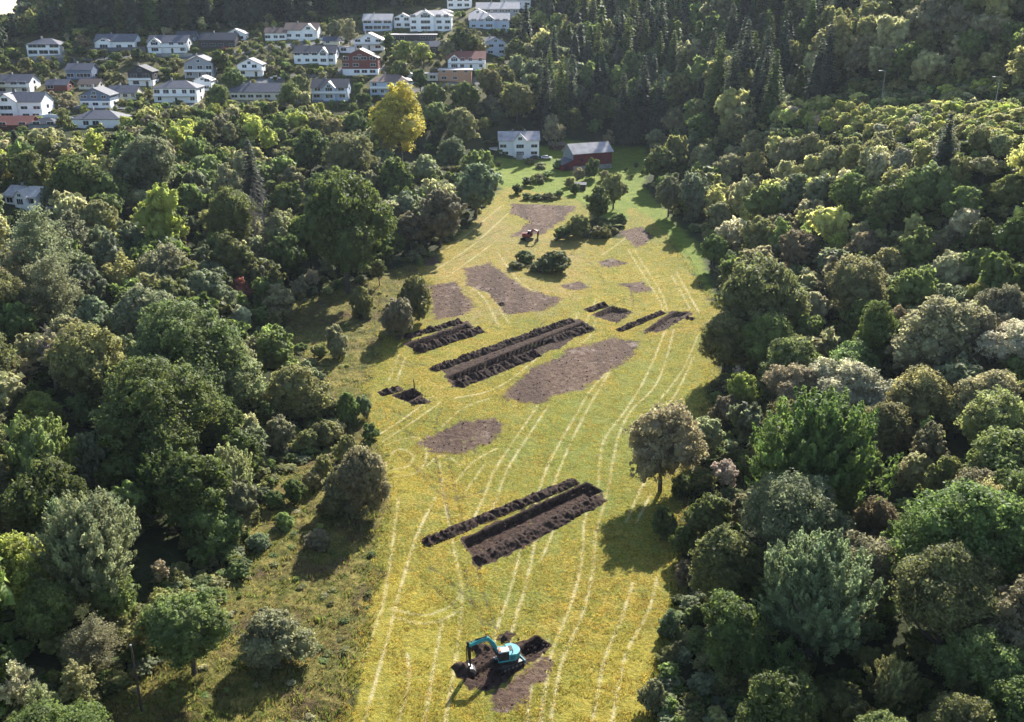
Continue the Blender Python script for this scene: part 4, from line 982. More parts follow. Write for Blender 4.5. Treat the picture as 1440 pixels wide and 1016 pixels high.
def gen_trunk(kind, seed, thick=.055):
    rg = np.random.default_rng(seed); mb = MB(); asp = 2.3
    bend = rg.normal(size=2)*.05
    top = .95 if kind in ('spruce',) else .7
    pts = [(0,0,-.06),(bend[0]*.3,bend[1]*.3,.15),(bend[0],bend[1],.4),(bend[0]*1.2,bend[1]*1.2,top)]
    mb.tube(pts, [thick*1.25,thick,thick*.7,thick*.15], 'bark' if kind != 'birch' else 'pale_bark', 8)
    if kind != 'spruce':
        for k in range(7):
            z0 = rg.uniform(.18,.5); a = rg.random()*6.28+k; L_ = rg.uniform(.35,.7)
            p0 = np.array([bend[0]*z0*2,bend[1]*z0*2,z0]); p2 = p0+np.array([math.cos(a)*L_,math.sin(a)*L_,rg.uniform(.14,.32)]); p1 = (p0+p2)/2+np.array([0,0,-.03])
            mb.tube([p0,p1,p2],[thick*.5,thick*.35,thick*.1],'bark' if kind != 'birch' else 'pale_bark',6)
    return mb.mesh('trunk', True)
ASP = {'round':2.3,'tall':3.4,'shrub':1.7,'flat':2.3,'spiky':2.3,'birch':3.0,'spruce':5.0}
LOD = [(30000,.036,4),(14000,.052,4),(4600,.092,4),(1300,.165,4)]
PROTO = {}
def crown_mesh(kind, lod, seed):
    key = (kind, lod, seed)
    if key not in PROTO:
        n, s_, k = LOD[lod]
        if kind == 'birch': n = int(n*.9); s_ = s_*.85
        if kind == 'spiky': s_ = s_*.8; n = int(n*1.15)
        if kind == 'spruce': s_ = s_*.85
        Vv, Fv, vr = gen_crown(kind, seed+3, n, s_, ASP[kind])
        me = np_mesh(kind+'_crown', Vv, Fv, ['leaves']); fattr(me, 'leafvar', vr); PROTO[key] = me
    return PROTO[key]
TR = {}
def trunk_mesh(kind, seed):
    if (kind, seed) not in TR: TR[(kind, seed)] = gen_trunk(kind, seed, .055 if kind != 'spruce' else .045)
    return TR[(kind, seed)]
PAL = {'by':(.215,.235,.095),'dg':(.050,.072,.022),'mg':(.078,.108,.038),'ol':(.132,.142,.062),'gg':(.135,.145,.080),'sg':(.23,.235,.165),'yg':(.145,.172,.048),'ye':(.235,.225,.05),
       'br':(.16,.148,.09),'pk':(.23,.215,.165),'rd':(.25,.105,.075),'bs':(.034,.046,.030),'do':(.082,.092,.036),'bg':(.088,.108,.062),'db':(.10,.10,.06)}
PAL = {k: (c[0]*(1.10 if k not in ('rd','pk','br','ye') else 1), c[1]*1.02, c[2]*.95) for k, c in PAL.items()}
CNAME = {'by':'bright green','dg':'dark green','mg':'mid green','ol':'olive','gg':'grey-green','sg':'silvery','yg':'yellow-green','ye':'golden yellow','br':'brownish','pk':'pale pinkish','rd':'reddish','bs':'blackish green','do':'dark olive','bg':'blue-green','db':'dark brown'}
KNAME = {'round':'rounded','tall':'oval','shrub':'low','flat':'spreading','spiky':'feathery','birch':'airy','spruce':'pointed'}
TREES = []   # dict(x,y,r,h,kind,col,hand,px,py,wpx)
def add_tree(x, y, r, h, kind, col, hand):
    z = float(terr(x, y)); px, py, d = proj(x, y, z+h*.6)
    TREES.append(dict(x=x, y=y, z=z, r=r, h=h, kind=kind, col=col, hand=hand, px=px, py=py, w=2*r*F/d, top=proj(x,y,z+h)[1], base=proj(x,y,z)[1], d=d))
RATIO = {'round':1.15,'tall':1.6,'shrub':.82,'flat':1.1,'spiky':1.2,'birch':1.4,'spruce':2.6}
def T(px, top, w, kind, col, ratio=None):
    ratio = ratio or RATIO[kind]; x, y, wm = stand(px, top, w, ratio)
    add_tree(x, y, wm/2, wm*ratio, kind, col, True)
r_, t_, s_, f_, k_, b_, c_ = 'round','tall','shrub','flat','spiky','birch','spruce'
HAND = [
 # near left
 (382,866,98,s_,'gg'),(292,702,98,s_,'mg'),(110,690,165,k_,'bg'),(12,755,115,r_,'yg'),(258,843,112,r_,'mg'),(122,868,92,b_,'db',1.1),(198,858,56,b_,'ol'),(102,925,66,b_,'gg'),(14,930,64,b_,'sg'),(52,962,60,b_,'gg'),
 (222,786,30,t_,'br'),(8,698,44,t_,'br'),(60,820,90,r_,'mg'),(150,800,80,r_,'mg'),
 (208,528,152,r_,'dg'),(326,492,92,r_,'gg'),(250,445,145,r_,'mg'),(200,402,112,r_,'bg'),(290,384,66,r_,'bg'),(337,391,32,t_,'rd',1.3),(388,393,58,t_,'br',1.15),(336,430,38,r_,'sg'),(420,387,28,t_,'gg'),(437,378,24,r_,'sg'),
 (382,470,62,r_,'mg'),(410,514,102,s_,'ol'),(390,585,50,r_,'db'),(314,625,98,k_,'gg'),(225,628,100,k_,'dg'),(38,582,125,k_,'mg'),(130,598,90,k_,'bg'),(125,468,112,r_,'ol'),(18,425,62,r_,'mg'),(24,500,50,b_,'br',1),
 (45,285,110,b_,'bg'),(96,292,58,b_,'bg'),(138,282,62,r_,'ol'),(217,251,72,t_,'yg',1.9),(318,264,74,r_,'do',1.4),(202,198,84,r_,'bg'),(104,217,74,r_,'dg'),(40,212,62,r_,'do'),(148,248,58,r_,'mg'),(60,350,90,b_,'bg'),(20,340,70,b_,'gg'),(110,370,70,r_,'bg'),(165,350,60,b_,'ol'),
 (50,552,75,s_,'yg'),(112,555,60,s_,'mg'),(265,640,120,r_,'dg',1.1),(165,640,70,r_,'dg'),(330,680,70,r_,'bg'),
 (480,256,125,r_,'dg',1.3),(432,183,58,r_,'dg'),(495,195,74,r_,'do'),(452,240,58,r_,'mg'),(553,222,56,r_,'dg',1.4),(575,293,46,t_,'db',1.35),(617,266,70,r_,'db',1.2),(598,218,55,r_,'gg'),(634,197,42,r_,'bg'),(668,230,68,r_,'bg'),
 (532,363,26,t_,'mg'),(507,402,42,s_,'do',1.1),(582,388,56,s_,'do',1.2),(556,418,56,s_,'db',1.1),(472,457,45,s_,'gg',1.1),(447,484,26,s_,'do'),(581,352,20,s_,'gg'),(430,300,70,r_,'dg'),(400,330,60,r_,'dg'),(400,260,55,r_,'dg'),
 (508,626,86,s_,'db',1.3),(476,655,62,s_,'db',1.1),(452,640,40,s_,'ol',1.1),(486,612,38,s_,'ol',1.1),(520,598,30,s_,'mg'),(398,722,36,s_,'mg',.7),(362,752,42,s_,'bg',.6),(335,790,46,s_,'mg',.55),(300,828,44,s_,'mg',.5),(462,700,40,s_,'do',.8),(445,745,46,s_,'db',.6),(385,690,34,s_,'mg'),(470,590,34,s_,'gg'),(487,552,42,s_,'mg',1.2),(511,556,28,s_,'bg',1.3),(458,592,44,s_,'ol'),(412,676,42,s_,'dg'),(438,662,36,s_,'ol'),(430,605,40,s_,'ol'),(463,560,36,s_,'do'),
 (560,118,84,t_,'ye',1.4),(498,158,42,r_,'mg'),(470,168,34,r_,'ol'),(612,148,42,r_,'mg'),(648,152,52,r_,'ol'),(680,166,22,s_,'yg'),(727,121,50,r_,'do'),(690,137,20,r_,'br'),(675,148,16,r_,'gg'),(777,162,31,s_,'br',1.3),
 (857,180,20,t_,'br'),(836,168,26,s_,'mg'),(845,132,40,r_,'dg'),(810,150,26,t_,'dg'),(790,133,27,r_,'gg'),(907,78,46,c_,'bs',2.5),(878,103,46,c_,'bs',2.2),(930,105,44,c_,'bs',2.1),(893,125,44,c_,'bs',1.8),(950,150,40,r_,'gg'),(990,160,42,r_,'mg'),(925,182,32,r_,'gg'),
 # farm garden
 (864,243,38,r_,'ol',1.4),(843,256,40,t_,'dg',1.5),(833,222,27,s_,'dg',1.1),(815,236,18,s_,'br',1.1),(850,240,18,s_,'gg'),(812,302,42,s_,'do',.8),(790,320,28,s_,'dg',.7),(728,259,18,s_,'dg'),(702,226,9,s_,'db'),(780,200,14,s_,'mg'),
 (780,354,58,s_,'dg',.5),(738,352,36,s_,'mg',.5),(725,368,26,s_,'do',.4),(760,368,40,s_,'do',.4),(870,300,30,s_,'mg',.6),(842,318,30,s_,'do',.6),
 (742,249,24,s_,'dg',.55),(757,244,26,s_,'do',.5),(769,241,22,s_,'mg',.5),(742,272,20,s_,'dg',.45),(756,273,22,s_,'dg',.4),(771,271,22,s_,'do',.45),(785,268,18,s_,'dg',.6),(745,224,18,s_,'ol',.4),(760,228,22,s_,'br',.4),(786,225,20,s_,'mg',.7),
 (800,250,18,s_,'ol'),(808,258,20,s_,'dg'),(895,228,9,s_,'db'),(880,235,8,s_,'dg'),(905,238,10,s_,'dg'),(888,246,8,s_,'do'),
 # right of the field
 (943,247,42,r_,'bg',1.4),(978,248,48,r_,'bg',1.4),(930,207,50,r_,'dg'),(990,205,48,r_,'gg'),(1030,220,44,r_,'gg'),(1062,215,40,r_,'ol'),(1080,262,60,r_,'mg'),(1120,245,60,r_,'bg'),(1160,250,58,r_,'bg'),(1070,305,58,r_,'ol'),(1006,330,44,r_,'mg'),(1016,285,42,r_,'gg'),
 (1130,330,64,r_,'db',1.15),(1072,378,118,r_,'do',1.15),(1024,440,82,r_,'do'),(1146,410,44,r_,'sg',1.6),(1048,528,54,r_,'yg'),(1040,512,26,b_,'pk'),(1020,560,40,r_,'db'),
 (1215,372,92,r_,'ol',1.15),(1250,348,60,r_,'ol'),(1182,327,38,r_,'yg'),(1216,330,42,r_,'db'),(1300,310,60,t_,'mg'),(1386,300,52,t_,'dg'),(1428,300,52,t_,'dg'),(1340,360,52,r_,'sg'),(1382,398,46,r_,'yg'),(1322,420,130,r_,'gg',1.05),(1434,458,84,f_,'pk'),
 (1195,512,105,f_,'pk',.9),(1122,518,80,f_,'br'),(1150,508,60,f_,'pk'),(1300,518,92,r_,'ol'),(1400,522,92,r_,'br'),(1165,543,228,k_,'dg',1.1),(1315,592,62,t_,'db',1.5),(1352,555,46,t_,'ol'),(1405,562,92,r_,'ol'),(1250,540,70,f_,'pk',1),
 (935,583,104,r_,'gg',1.2),(992,592,60,r_,'gg'),(1022,650,46,f_,'pk'),(1160,747,188,k_,'bg',1.25),(1360,686,200,r_,'mg',1.1),(1025,742,112,r_,'do',1.3),(1236,704,76,r_,'db',1.2),(1262,925,84,k_,'ol'),(1385,890,120,r_,'mg'),(1440,955,110,r_,'dg'),(1040,850,112,r_,'dg'),(1100,960,110,r_,'dg'),
 (1000,700,70,r_,'dg'),(960,668,40,s_,'dg'),(936,714,44,s_,'dg',1.2),(965,790,40,s_,'db'),(945,858,42,s_,'bg',1.1),(920,955,44,s_,'bg',1.3),(950,912,34,s_,'do'),(962,742,44,r_,'dg'),(1290,640,60,r_,'gg'),
 (1338,160,50,c_,'bs',1.8),(1388,222,52,f_,'br',.75),(1240,213,40,r_,'sg'),(1270,208,36,r_,'pk'),(1310,236,72,r_,'mg'),(1262,262,60,r_,'mg'),(1200,243,60,r_,'mg'),(1412,190,34,r_,'gg'),(1380,182,34,r_,'ol'),(1170,208,44,r_,'gg'),(1200,203,40,r_,'ol'),(1110,198,44,r_,'gg'),(1140,190,36,r_,'ol'),(1060,185,40,r_,'ol'),(1425,245,50,r_,'mg'),(1360,262,60,r_,'mg'),
 # yellow leaved and other single trees near the village
 (283,24,16,t_,'gg',1.5),
 (325,95,34,r_,'mg'),(308,70,30,r_,'dg'),(545,45,22,t_,'dg'),(490,22,26,t_,'gg'),(470,28,26,r_,'gg'),(420,105,34,r_,'ol'),(405,118,34,r_,'mg'),(305,118,34,r_,'mg'),(565,58,30,r_,'yg'),(595,60,30,r_,'yg'),(650,38,40,r_,'dg'),(672,52,26,r_,'ol'),(630,55,30,r_,'gg'),(565,85,30,r_,'mg'),
 (740,3,28,c_,'bs',2.0),(760,15,30,r_,'yg'),(742,60,30,r_,'br'),(725,55,34,r_,'dg'),(590,98,26,r_,'dg'),(610,122,40,r_,'dg'),(655,118,44,r_,'dg'),(690,100,40,r_,'do'),(710,92,36,r_,'do'),(60,88,22,s_,'mg'),(118,150,14,s_,'yg'),(63,128,8,s_,'mg'),
]
for h_ in HAND: T(*h_)
# the low even band of bright young trees along the ridge before the shaded road
rbn = random.Random(44)
for row in range(4):
    for q in range(24):
        px = 1072+q*15.3+row*6+rbn.uniform(-4,4); top = 126+(px-1072)*.132+row*9+rbn.uniform(-3,3)
        if abs(px-1337) < 30 and row > 1: continue
        T(px, top, rbn.uniform(17,25), rbn.choice(['round','round','shrub']), rbn.choice(['by','by','yg','by','sg','by']), rbn.uniform(.8,1.05))

# dead bare trees
def dead_tree(px, top, hpx_, label, seed):
    rg = random.Random(seed); d = ray(px, top); 
    for t in np.arange(70, 500, .5):
        p_ = d*t; hh = p_[2]+CAMZ-float(terr(p_[0], p_[1]))
        if hh < hpx_*t/F: break
    x, y = p_[0], p_[1]; z = float(terr(x, y)); root = empty('dead_tree', (x,y,z), 0, label, 'dead tree')
    mb = MB(); pts = [(0,0,-.3),(.1,0,hh*.4),(-.15,.1,hh*.75),(.1,0,hh)]; mb.tube(pts,[.32,.24,.14,.04],'dead_wood',8); mb.obj('trunk', root)
    mb = MB()
    def br(p0, d_, L_, r0, dep):
        p1 = p0+d_*L_*.5+np.array([0,0,L_*.06]); p2 = p0+d_*L_+np.array([0,0,L_*.2]); mb.tube([p0,p1,p2],[r0,r0*.7,r0*.3],'dead_wood',5)
        if dep:
            for k in range(4):
                q = p0+(p2-p0)*rg.uniform(.4,1); dd = d_+np.array([rg.uniform(-1,1),rg.uniform(-1,1),rg.uniform(-.2,.8)])*.8; dd /= np.linalg.norm(dd); br(q, dd, L_*.5, r0*.5, dep-1)
    for k in range(22):
        z0 = hh*(.3+.68*k/22); a = rg.random()*6.28; dd = np.array([math.cos(a),math.sin(a),rg.uniform(-.1,.6)]); dd /= np.linalg.norm(dd)
        br(np.array([0,0,z0]), dd, hh*.24*(1.15-z0/hh), .09, 2)
    mb.obj('branches', root)
    return x, y
DEAD = [dead_tree(365,246,135,'tall bare dead tree with a brown leafless crown against the dark wood',1),
        dead_tree(62,455,100,'pale bare tree with forked white branches near the left edge',2),
        dead_tree(352,262,110,'thin bare tree leaning beside the tall dead tree',3)]

# ------------------------------------------------------------------ filler trees
def pix_poly(pts): return np.array(pts, float)
VILL = [(0,60),(120,48),(330,40),(440,28),(560,10),(640,0),(745,0),(735,70),(690,110),(600,140),(500,150),(330,150),(190,185),(0,190)]
def in_poly_px(P, x, y):
    ins = False; n = len(P)
    for i in range(n):
        (x1,y1),(x2,y2) = P[i], P[(i+1)%n]
        if (y1 > y) != (y2 > y) and x < (x2-x1)*(y-y1)/(y2-y1)+x1: ins = not ins
    return ins
_gx = np.arange(-260, 261, 1.0); _gy = np.arange(60, 440, 1.0); _GX, _GY = np.meshgrid(_gx, _gy); _SC = {}
def SDF(P, x, y):
    if id(P) not in _SC: _SC[id(P)] = poly_sd(P, _GX, _GY)
    return float(_SC[id(P)][int(min(max(y-60, 0), 379)), int(min(max(x+260, 0), 520))])
OPENPX = [(130,1130),(200,1000),(330,900),(345,800),(360,730),(440,640),(470,560),(400,470),(440,420),(540,390),(600,372),(640,332),(690,284),(694,228),(757,200),(900,205),(905,300),(985,400),(1000,440),(985,560),(960,660),(950,760),(940,860),(950,1016),(960,1130)]
OPEN = [(440,210),(520,215),(525,240),(500,245)]
cell = {}
def cell_add(t):
    cell.setdefault((int(t['x']//15), int(t['y']//15)), []).append(t)
for t in TREES: cell_add(t)
def clash(x, y, r, k=.62):
    for i in range(int(x//15)-1, int(x//15)+2):
        for j in range(int(y//15)-1, int(y//15)+2):
            for t in cell.get((i,j), ()):
                if (t['x']-x)**2+(t['y']-y)**2 < (k*(t['r']+r))**2: return True
    return False
hand = [t for t in TREES if t['hand']]
rf = random.Random(21)
def palette(px, py, y):
    if py < 60 and px < 560: return rf.choice(['bs','bs','dg','bs','do'])
    if py < 200 and px > 1060: return rf.choice(['do','br','ol','ol','gg','dg','gg','do'])
    if py < 130: return rf.choice(['dg','mg','do','do','gg','ol','bg','mg'])
    if px > 1000 and py < 330: return rf.choice(['ol','gg','by','mg','ol','gg','br','sg','by'])
    if px < 500 and py < 260: return rf.choice(['ol','mg','yg','do','gg','mg','ol','dg','br'])
    if px > 1000: return rf.choice(['dg','bg','do','gg','mg','ol','db'])
    return rf.choice(['dg','bg','mg','dg','gg','do','bg'])
nf = 0
cands = []
for yy in np.arange(72, 660, 6.0):
    for xx in np.arange(-.62*(yy+40)-20, .62*(yy+40)+20, 6.0): cands.append((xx+rf.uniform(-3,3), yy+rf.uniform(-3,3)))
cands.sort(key=lambda c: (rf.random()))
NC1 = len(cands); cands += [(c[0]+rf.uniform(-3,3), c[1]+rf.uniform(-3,3)) for c in cands]
for ic, (x, y) in enumerate(cands):
    if abs(x) > 540: continue
    z = float(terr(x, y))
    if y > 150:
        tt = np.linspace(.3, .97, 60); lz = CAMZ+(z+22-CAMZ)*tt
        if np.any(terr(x*tt, y*tt) > lz): continue
    bpx, bqy, bd = proj(x, y, z)
    if bpx < -90 or bpx > 1530 or bqy > 1250: continue
    if y < 420:
        if abs(x) < 110 and y > 70:
            if SDF(FIELD, x, y) > -4.5 or SDF(LAWN, x, y) > -3: continue
        if SDF(MEADOW, x, y) > -3: continue
    if in_poly_px(VILL, bpx, bqy) and y > 340: continue
    if y > 300 and 560 < bpx < 900 and 195 < bqy < 262: continue
    # the shaded lane between ridge and hillside
    if x > 70:
        k = None
        ridge = np.interp(bpx, [1060,1120,1200,1300,1430], [360,342,324,292,266])
        if 2 < y-ridge < 14 and bpx > 1090: continue
    steep = y > 335 and bpx > 700
    conif = (bqy < 60 and 90 < bpx < 640 and rf.random() < .85) or (760 < bpx < 1160 and bqy < 190 and rf.random() < (.5 if not 1040 < bpx < 1110 else .95)) or (bpx > 1160 and bqy < 120 and rf.random() < .05) or (y < 330 and bpx < 1050 and rf.random() < .015)
    ridgeband = (bpx > 1080 and 130 < bqy < 200 and y < 345)
    if conif: r = rf.uniform(4.2,6.6); h = r*2*rf.uniform(1.9,2.6); kind = 'spruce'; col = rf.choice(['bs','bs','dg'])
    elif ridgeband: r = rf.uniform(1.8,3.2); h = r*1.5; kind = 'round' if rf.random() < .6 else 'shrub'; col = rf.choice(['by','by','ol','yg','gg'])
    else:
        r = rf.uniform(3.3,6.0) if y > 110 else rf.uniform(4,7); kind = rf.choice(['round','round','round','tall','round','birch','tall','flat' if y < 300 else 'round']); h = 2*r*RATIO[kind]*rf.uniform(.9,1.15)
        if steep: r = rf.uniform(4.6,7.8); h = 2*r*(1.7 if kind == 'tall' else 1.35); kind = kind if kind != 'flat' else 'tall'
        if bpx < 480 and 180 < bqy < 260: r *= .75; h *= .7
        col = palette(bpx, proj(x,y,z+h*.6)[1], y)
    if ic >= NC1: r *= .55; h *= .62
    ppx, ppy, pd = proj(x, y, z+h*.6); w = 2*r*F/pd; topy = proj(x,y,z+h)[1]
    if ppx < -60-w or ppx > 1500+w or topy > 1080: continue
    if topy < 18 and bpx < 34: continue
    if in_poly_px(OPENPX, ppx, ppy) or in_poly_px(OPENPX, ppx, (topy+ppy)/2) or in_poly_px(OPENPX, ppx-w*.35, ppy) or in_poly_px(OPENPX, ppx+w*.35, ppy): continue
    # never hide a hand-placed crown, a house or the farm
    bad = False
    for t in hand:
        if t['d'] > pd*.985 and abs(t['px']-ppx) < .36*(t['w']+w)*.9 and (t['top']-4 < ppy < t['py']+t['w']*(.35 if t['col'] != 'ye' else .7) or t['top'] < topy < t['py']): bad = True; break
    if bad: continue
    for (x0,y0,x1,y1,td) in HOUSE_BOX:
        if pd < td*1.02 and x0-w*.35 < ppx < x1+w*.35 and topy < y1-3 and bqy > y0: bad = True; break
    if bad: continue
    if y > 330 and 690 < ppx < 895 and 172 < topy < 250 : continue
    # keep the view of the field free
    if bpx > 460 and bpx < 1010 and topy < 260 and y < 250 and 380 < bqy: continue
    if clash(x, y, r, .60 if y < 330 else .52): continue
    add_tree(x, y, r, h, kind, col, False); cell_add(TREES[-1]); nf += 1
# garden shrubs and trees between the village houses
for _ in range(7000):
    px, py = rf.uniform(0, 740), rf.uniform(22, 185)
    if not in_poly_px(VILL, px, py): continue
    x, y, z, t = at(px, py)
    if y < 335: continue
    r = rf.choice([1.0,1.3,1.6,2.0,2.6,3.4]); h = r*rf.uniform(1.3,2.2); w = 2*r*F/t; topy = py-h*F/t
    bad = False
    for (x0,y0,x1,y1,td) in HOUSE_BOX:
        if x0-w/2-1 < px < x1+w/2+1 and y0 < py+1 and topy < y1-1.5-(0): bad = True; break
    if bad or clash(x, y, r, .75): continue
    add_tree(x, y, r, h, 'shrub' if r < 2 else 'round', rf.choice(['dg','mg','ol','do','mg','dg','br','yg','do']), False); TREES[-1]['garden'] = True; cell_add(TREES[-1])

# which trees stand as things of their own: the largest in the picture
def inframe(t): return -t['w']*.4 < t['px'] < 1440+t['w']*.4 and t['base'] > 0 and t['top'] < 1010
def caps(sel, n):
    sel.sort(key=lambda t: (-t['hand'], -t['w']*t['h']/t['r'])); return sel[:n]
small = [t for t in TREES if t['kind'] == 'shrub' or t.get('garden')]
con = [t for t in TREES if t['kind'] == 'spruce']
brd = [t for t in TREES if t not in small and t not in con] if False else [t for t in TREES if not (t['kind'] == 'shrub' or t.get('garden')) and t['kind'] != 'spruce']
THINGS = caps([t for t in brd if inframe(t)], 300)+caps([t for t in con if inframe(t)], 90)+caps([t for t in small if inframe(t)], 170)
for t in THINGS: t['thing'] = True
REST = [t for t in TREES if not t.get('thing')]
print('trees', len(TREES), 'things', len(THINGS), 'rest', len(REST), 'filler', nf)

# labels
MARKS = [((700,930),'the teal excavator'),((740,735),'the largest trench'),((382,905),'the round meadow bush'),((560,170),'the yellow tree'),((365,310),'the tall dead tree'),((337,410),'the red-leaved tree'),
 ((62,500),'the pale bare tree'),((730,200),'the farmhouse'),((822,215),'the barn'),((741,332),'the small red digger'),((780,375),'the bush mound'),((1337,200),'the lone dark spruce'),
 ((1245,125),'the middle street lamp'),((1405,135),'the tallest street lamp'),((935,640),'the lone field tree'),((1165,640),'the huge feathery tree'),((1160,850),'the upright pale tree'),((1320,460),'the wide grey-green tree'),
 ((1146,450),'the silvery tree'),((1072,440),'the big dark olive tree'),((930,445),'the right trench'),((505,690),'the brown feathery bush'),((30,280),'the lone white house'),((248,130),'the white hip-roofed house'),
 ((360,130),'the long cream bungalow'),((507,90),'the red-brown house'),((606,30),'the big white villa'),((656,88),'the red-roofed house'),((136,168),'the dark-roofed bungalow'),((28,150),'the arched white house'),((62,70),'the ledge bungalow'),
 ((112,100),'the blue-grey house'),((236,65),'the railed house'),((424,45),'the brown-roofed villa'),((480,320),'the great dark tree'),((110,770),'the big blue-green tree'),((200,960),'the grey wooden pole'),((1195,530),'the pinkish tree tops'),((890,120),'the black spruce clump'),((1360,780),'the huge green tree'),((352,95),'the steep-gabled house'),((697,62),'the pale blue gabled house'),((472,487),'the silvery meadow bush'),
 ((1080,60),'the dark spruce slope'),((1250,50),'the upper birch slope'),((800,60),'the village forest edge'),((960,80),'the slope above the farm'),((250,600),'the dense left wood'),((1440,600),'the right picture edge'),((300,30),'the spruce wood')]
def rel(dx, dy, w):
    d = math.hypot(dx, dy)
    if d < max(10, w*.35): return 'at'
    a = math.degrees(math.atan2(-dy, dx))%360
    return ['right of','above right of','above','above left of','left of','below left of','below','below right of'][int(((a+22.5)%360)//45)]
ORD = ['','second','third','fourth','fifth','sixth','seventh','eighth','ninth','tenth','eleventh','twelfth','thirteenth','fourteenth','fifteenth']
def plural(kn, noun): return f'{kn} {noun}s' if noun != 'bush' else f'{kn} bushes'
groups = {}
for t in THINGS:
    noun = 'spruce' if t['kind'] == 'spruce' else ('bush' if t['kind'] == 'shrub' else 'tree')
    best = min(MARKS, key=lambda m_: math.hypot((m_[0][0]-t['px']), (m_[0][1]-t['py'])*1.1))
    dx, dy = t['px']-best[0][0], t['py']-best[0][1]
    size = 'large' if t['w'] > 75 else 'small' if t['w'] < 24 else ''
    t['noun'] = noun
    key = (size, CNAME[t['col']], {'shrub':'rounded'}.get(t['kind'], KNAME[t['kind']]), noun, rel(dx, dy, t['w']), best[1])
    groups.setdefault(key, []).append(t)
for key, L_ in groups.items():
    L_.sort(key=lambda t: t['px']); size, cn, kn, noun, rl, mk = key
    if rl == 'at': rl = 'right beside'
    for i, t in enumerate(L_):
        if len(L_) == 1: t['label'] = ' '.join(f'{size} {cn} {kn} {noun} {rl} {mk}'.split())
        else:
            o_ = 'leftmost' if i == 0 else ('rightmost' if i == len(L_)-1 else (ORD[min(i,14)]+' from left'))
            pn = 'spruces' if noun == 'spruce' else 'bushes' if noun == 'bush' else 'trees'
            t['label'] = ' '.join(f'{o_} of the {size} {cn} {kn} {pn} {rl} {mk}'.split())
SPECIAL = {(382,866):'round grey-green bush standing alone in the rough meadow, casting a long shadow',(560,118):'tall golden yellow tree below the village houses',
 (337,391):'small red-leaved tree among green ones near the meadow',(935,583):'lone spreading grey-brown tree with a bare trunk at the field edge',(1337,162):'dark pointed spruce standing alone among pale broadleaved trees',
 (1165,543):'huge dark feathery tree on the field side, widest crown in the picture'}
for h_, t in zip(HAND, hand):
    if (h_[0], h_[1]) in SPECIAL and t.get('thing'): t['label'] = SPECIAL[(h_[0], h_[1])]
for t in THINGS:
    if len(t['label'].split()) > 16: t['label'] = t['label'].replace(' from left of the', ' of the')
for h_ in HS:
    if len(h_[6].split()) > 15: print('LONG', h_[6])
GRP = {'tree':'broadleaved trees of the valley woods','spruce':'spruces in the valley woods','bush':'bushes and shrubs round the field and gardens'}
rt_ = random.Random(3)
for t in THINGS:
    kind = t['kind']; asp = ASP[kind]; w = t['w']
    lod = 0 if w > 140 else 1 if w > 72 else 2 if w > 30 else 3
    seed = rt_.randrange(2 if lod <= 0 else 3 if lod < 3 else 4)
    cm = crown_mesh(kind, lod, seed)
    nm = {'tree': {'birch':'birch_tree'}.get(kind, 'broadleaf_tree'), 'spruce':'spruce_tree', 'bush':'bush'}[t['noun']]
    cl = PAL[t['col']]; j = rt_.uniform(.85,1.18); cl = tuple(c*j*rt_.uniform(.93,1.07) for c in cl)
    rz = rt_.random()*6.28
    if t['noun'] == 'bush' or w < 16:
        o = bpy.data.objects.new(nm, cm); COL.objects.link(o); o.location = (t['x'], t['y'], t['z']-.1); o.rotation_euler = (0,0,rz); o.scale = (t['r'], t['r']*rt_.uniform(.85,1.15), t['h']); o.color = (*cl, 1)
        tag(o, t['label'], t['noun'], GRP[t['noun']])
    else:
        root = empty(nm, (t['x'], t['y'], t['z']-.1), rz, t['label'], t['noun'] if t['noun'] != 'spruce' else 'spruce tree', GRP[t['noun']])
        root.scale = (t['r'], t['r']*rt_.uniform(.88,1.12), t['h'])
        o = bpy.data.objects.new('crown', cm); COL.objects.link(o); o.parent = root; o.color = (*cl, 1)
        o = bpy.data.objects.new('trunk', trunk_mesh(kind, seed)); COL.objects.link(o); o.parent = root

# everything farther or smaller: one wooded mass
def mass(name, items, label, nleaf, lsize, cat):
    lib = {}
    VV, CC, VA = [], [], []
    for t in items:
        kind = t['kind']; nearby = name == 'undergrowth' and t['y'] < 170; sd = rt_.randrange(4); key = (kind, sd, nearby)
        if key not in lib: lib[key] = gen_crown(kind, 50+sd, nleaf*(4 if nearby else 1), lsize*(.5 if nearby else 1), ASP[kind], 3)
        Vv, Fv, vr = lib[key]; a = rt_.random()*6.28; ca, sa = math.cos(a), math.sin(a)
        P = np.empty_like(Vv); P[:,0] = (Vv[:,0]*ca-Vv[:,1]*sa)*t['r']+t['x']; P[:,1] = (Vv[:,0]*sa+Vv[:,1]*ca)*t['r']+t['y']; P[:,2] = Vv[:,2]*t['h']+t['z']-.2
        cl = np.array(PAL[t['col']])*rt_.uniform(.75,1.55)
        VV.append(P); VA.append(vr); CC.append(np.tile(cl, (len(P),1)))
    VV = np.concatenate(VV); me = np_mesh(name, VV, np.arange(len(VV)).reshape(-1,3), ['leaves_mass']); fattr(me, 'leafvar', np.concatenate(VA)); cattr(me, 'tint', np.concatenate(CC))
    o = bpy.data.objects.new(name, me); COL.objects.link(o); tag(o, label, cat, kind='stuff'); return o
mass('forest', REST, 'continuous wood of small and half-hidden trees covering the slopes round the valley', 620, .2, 'forest')

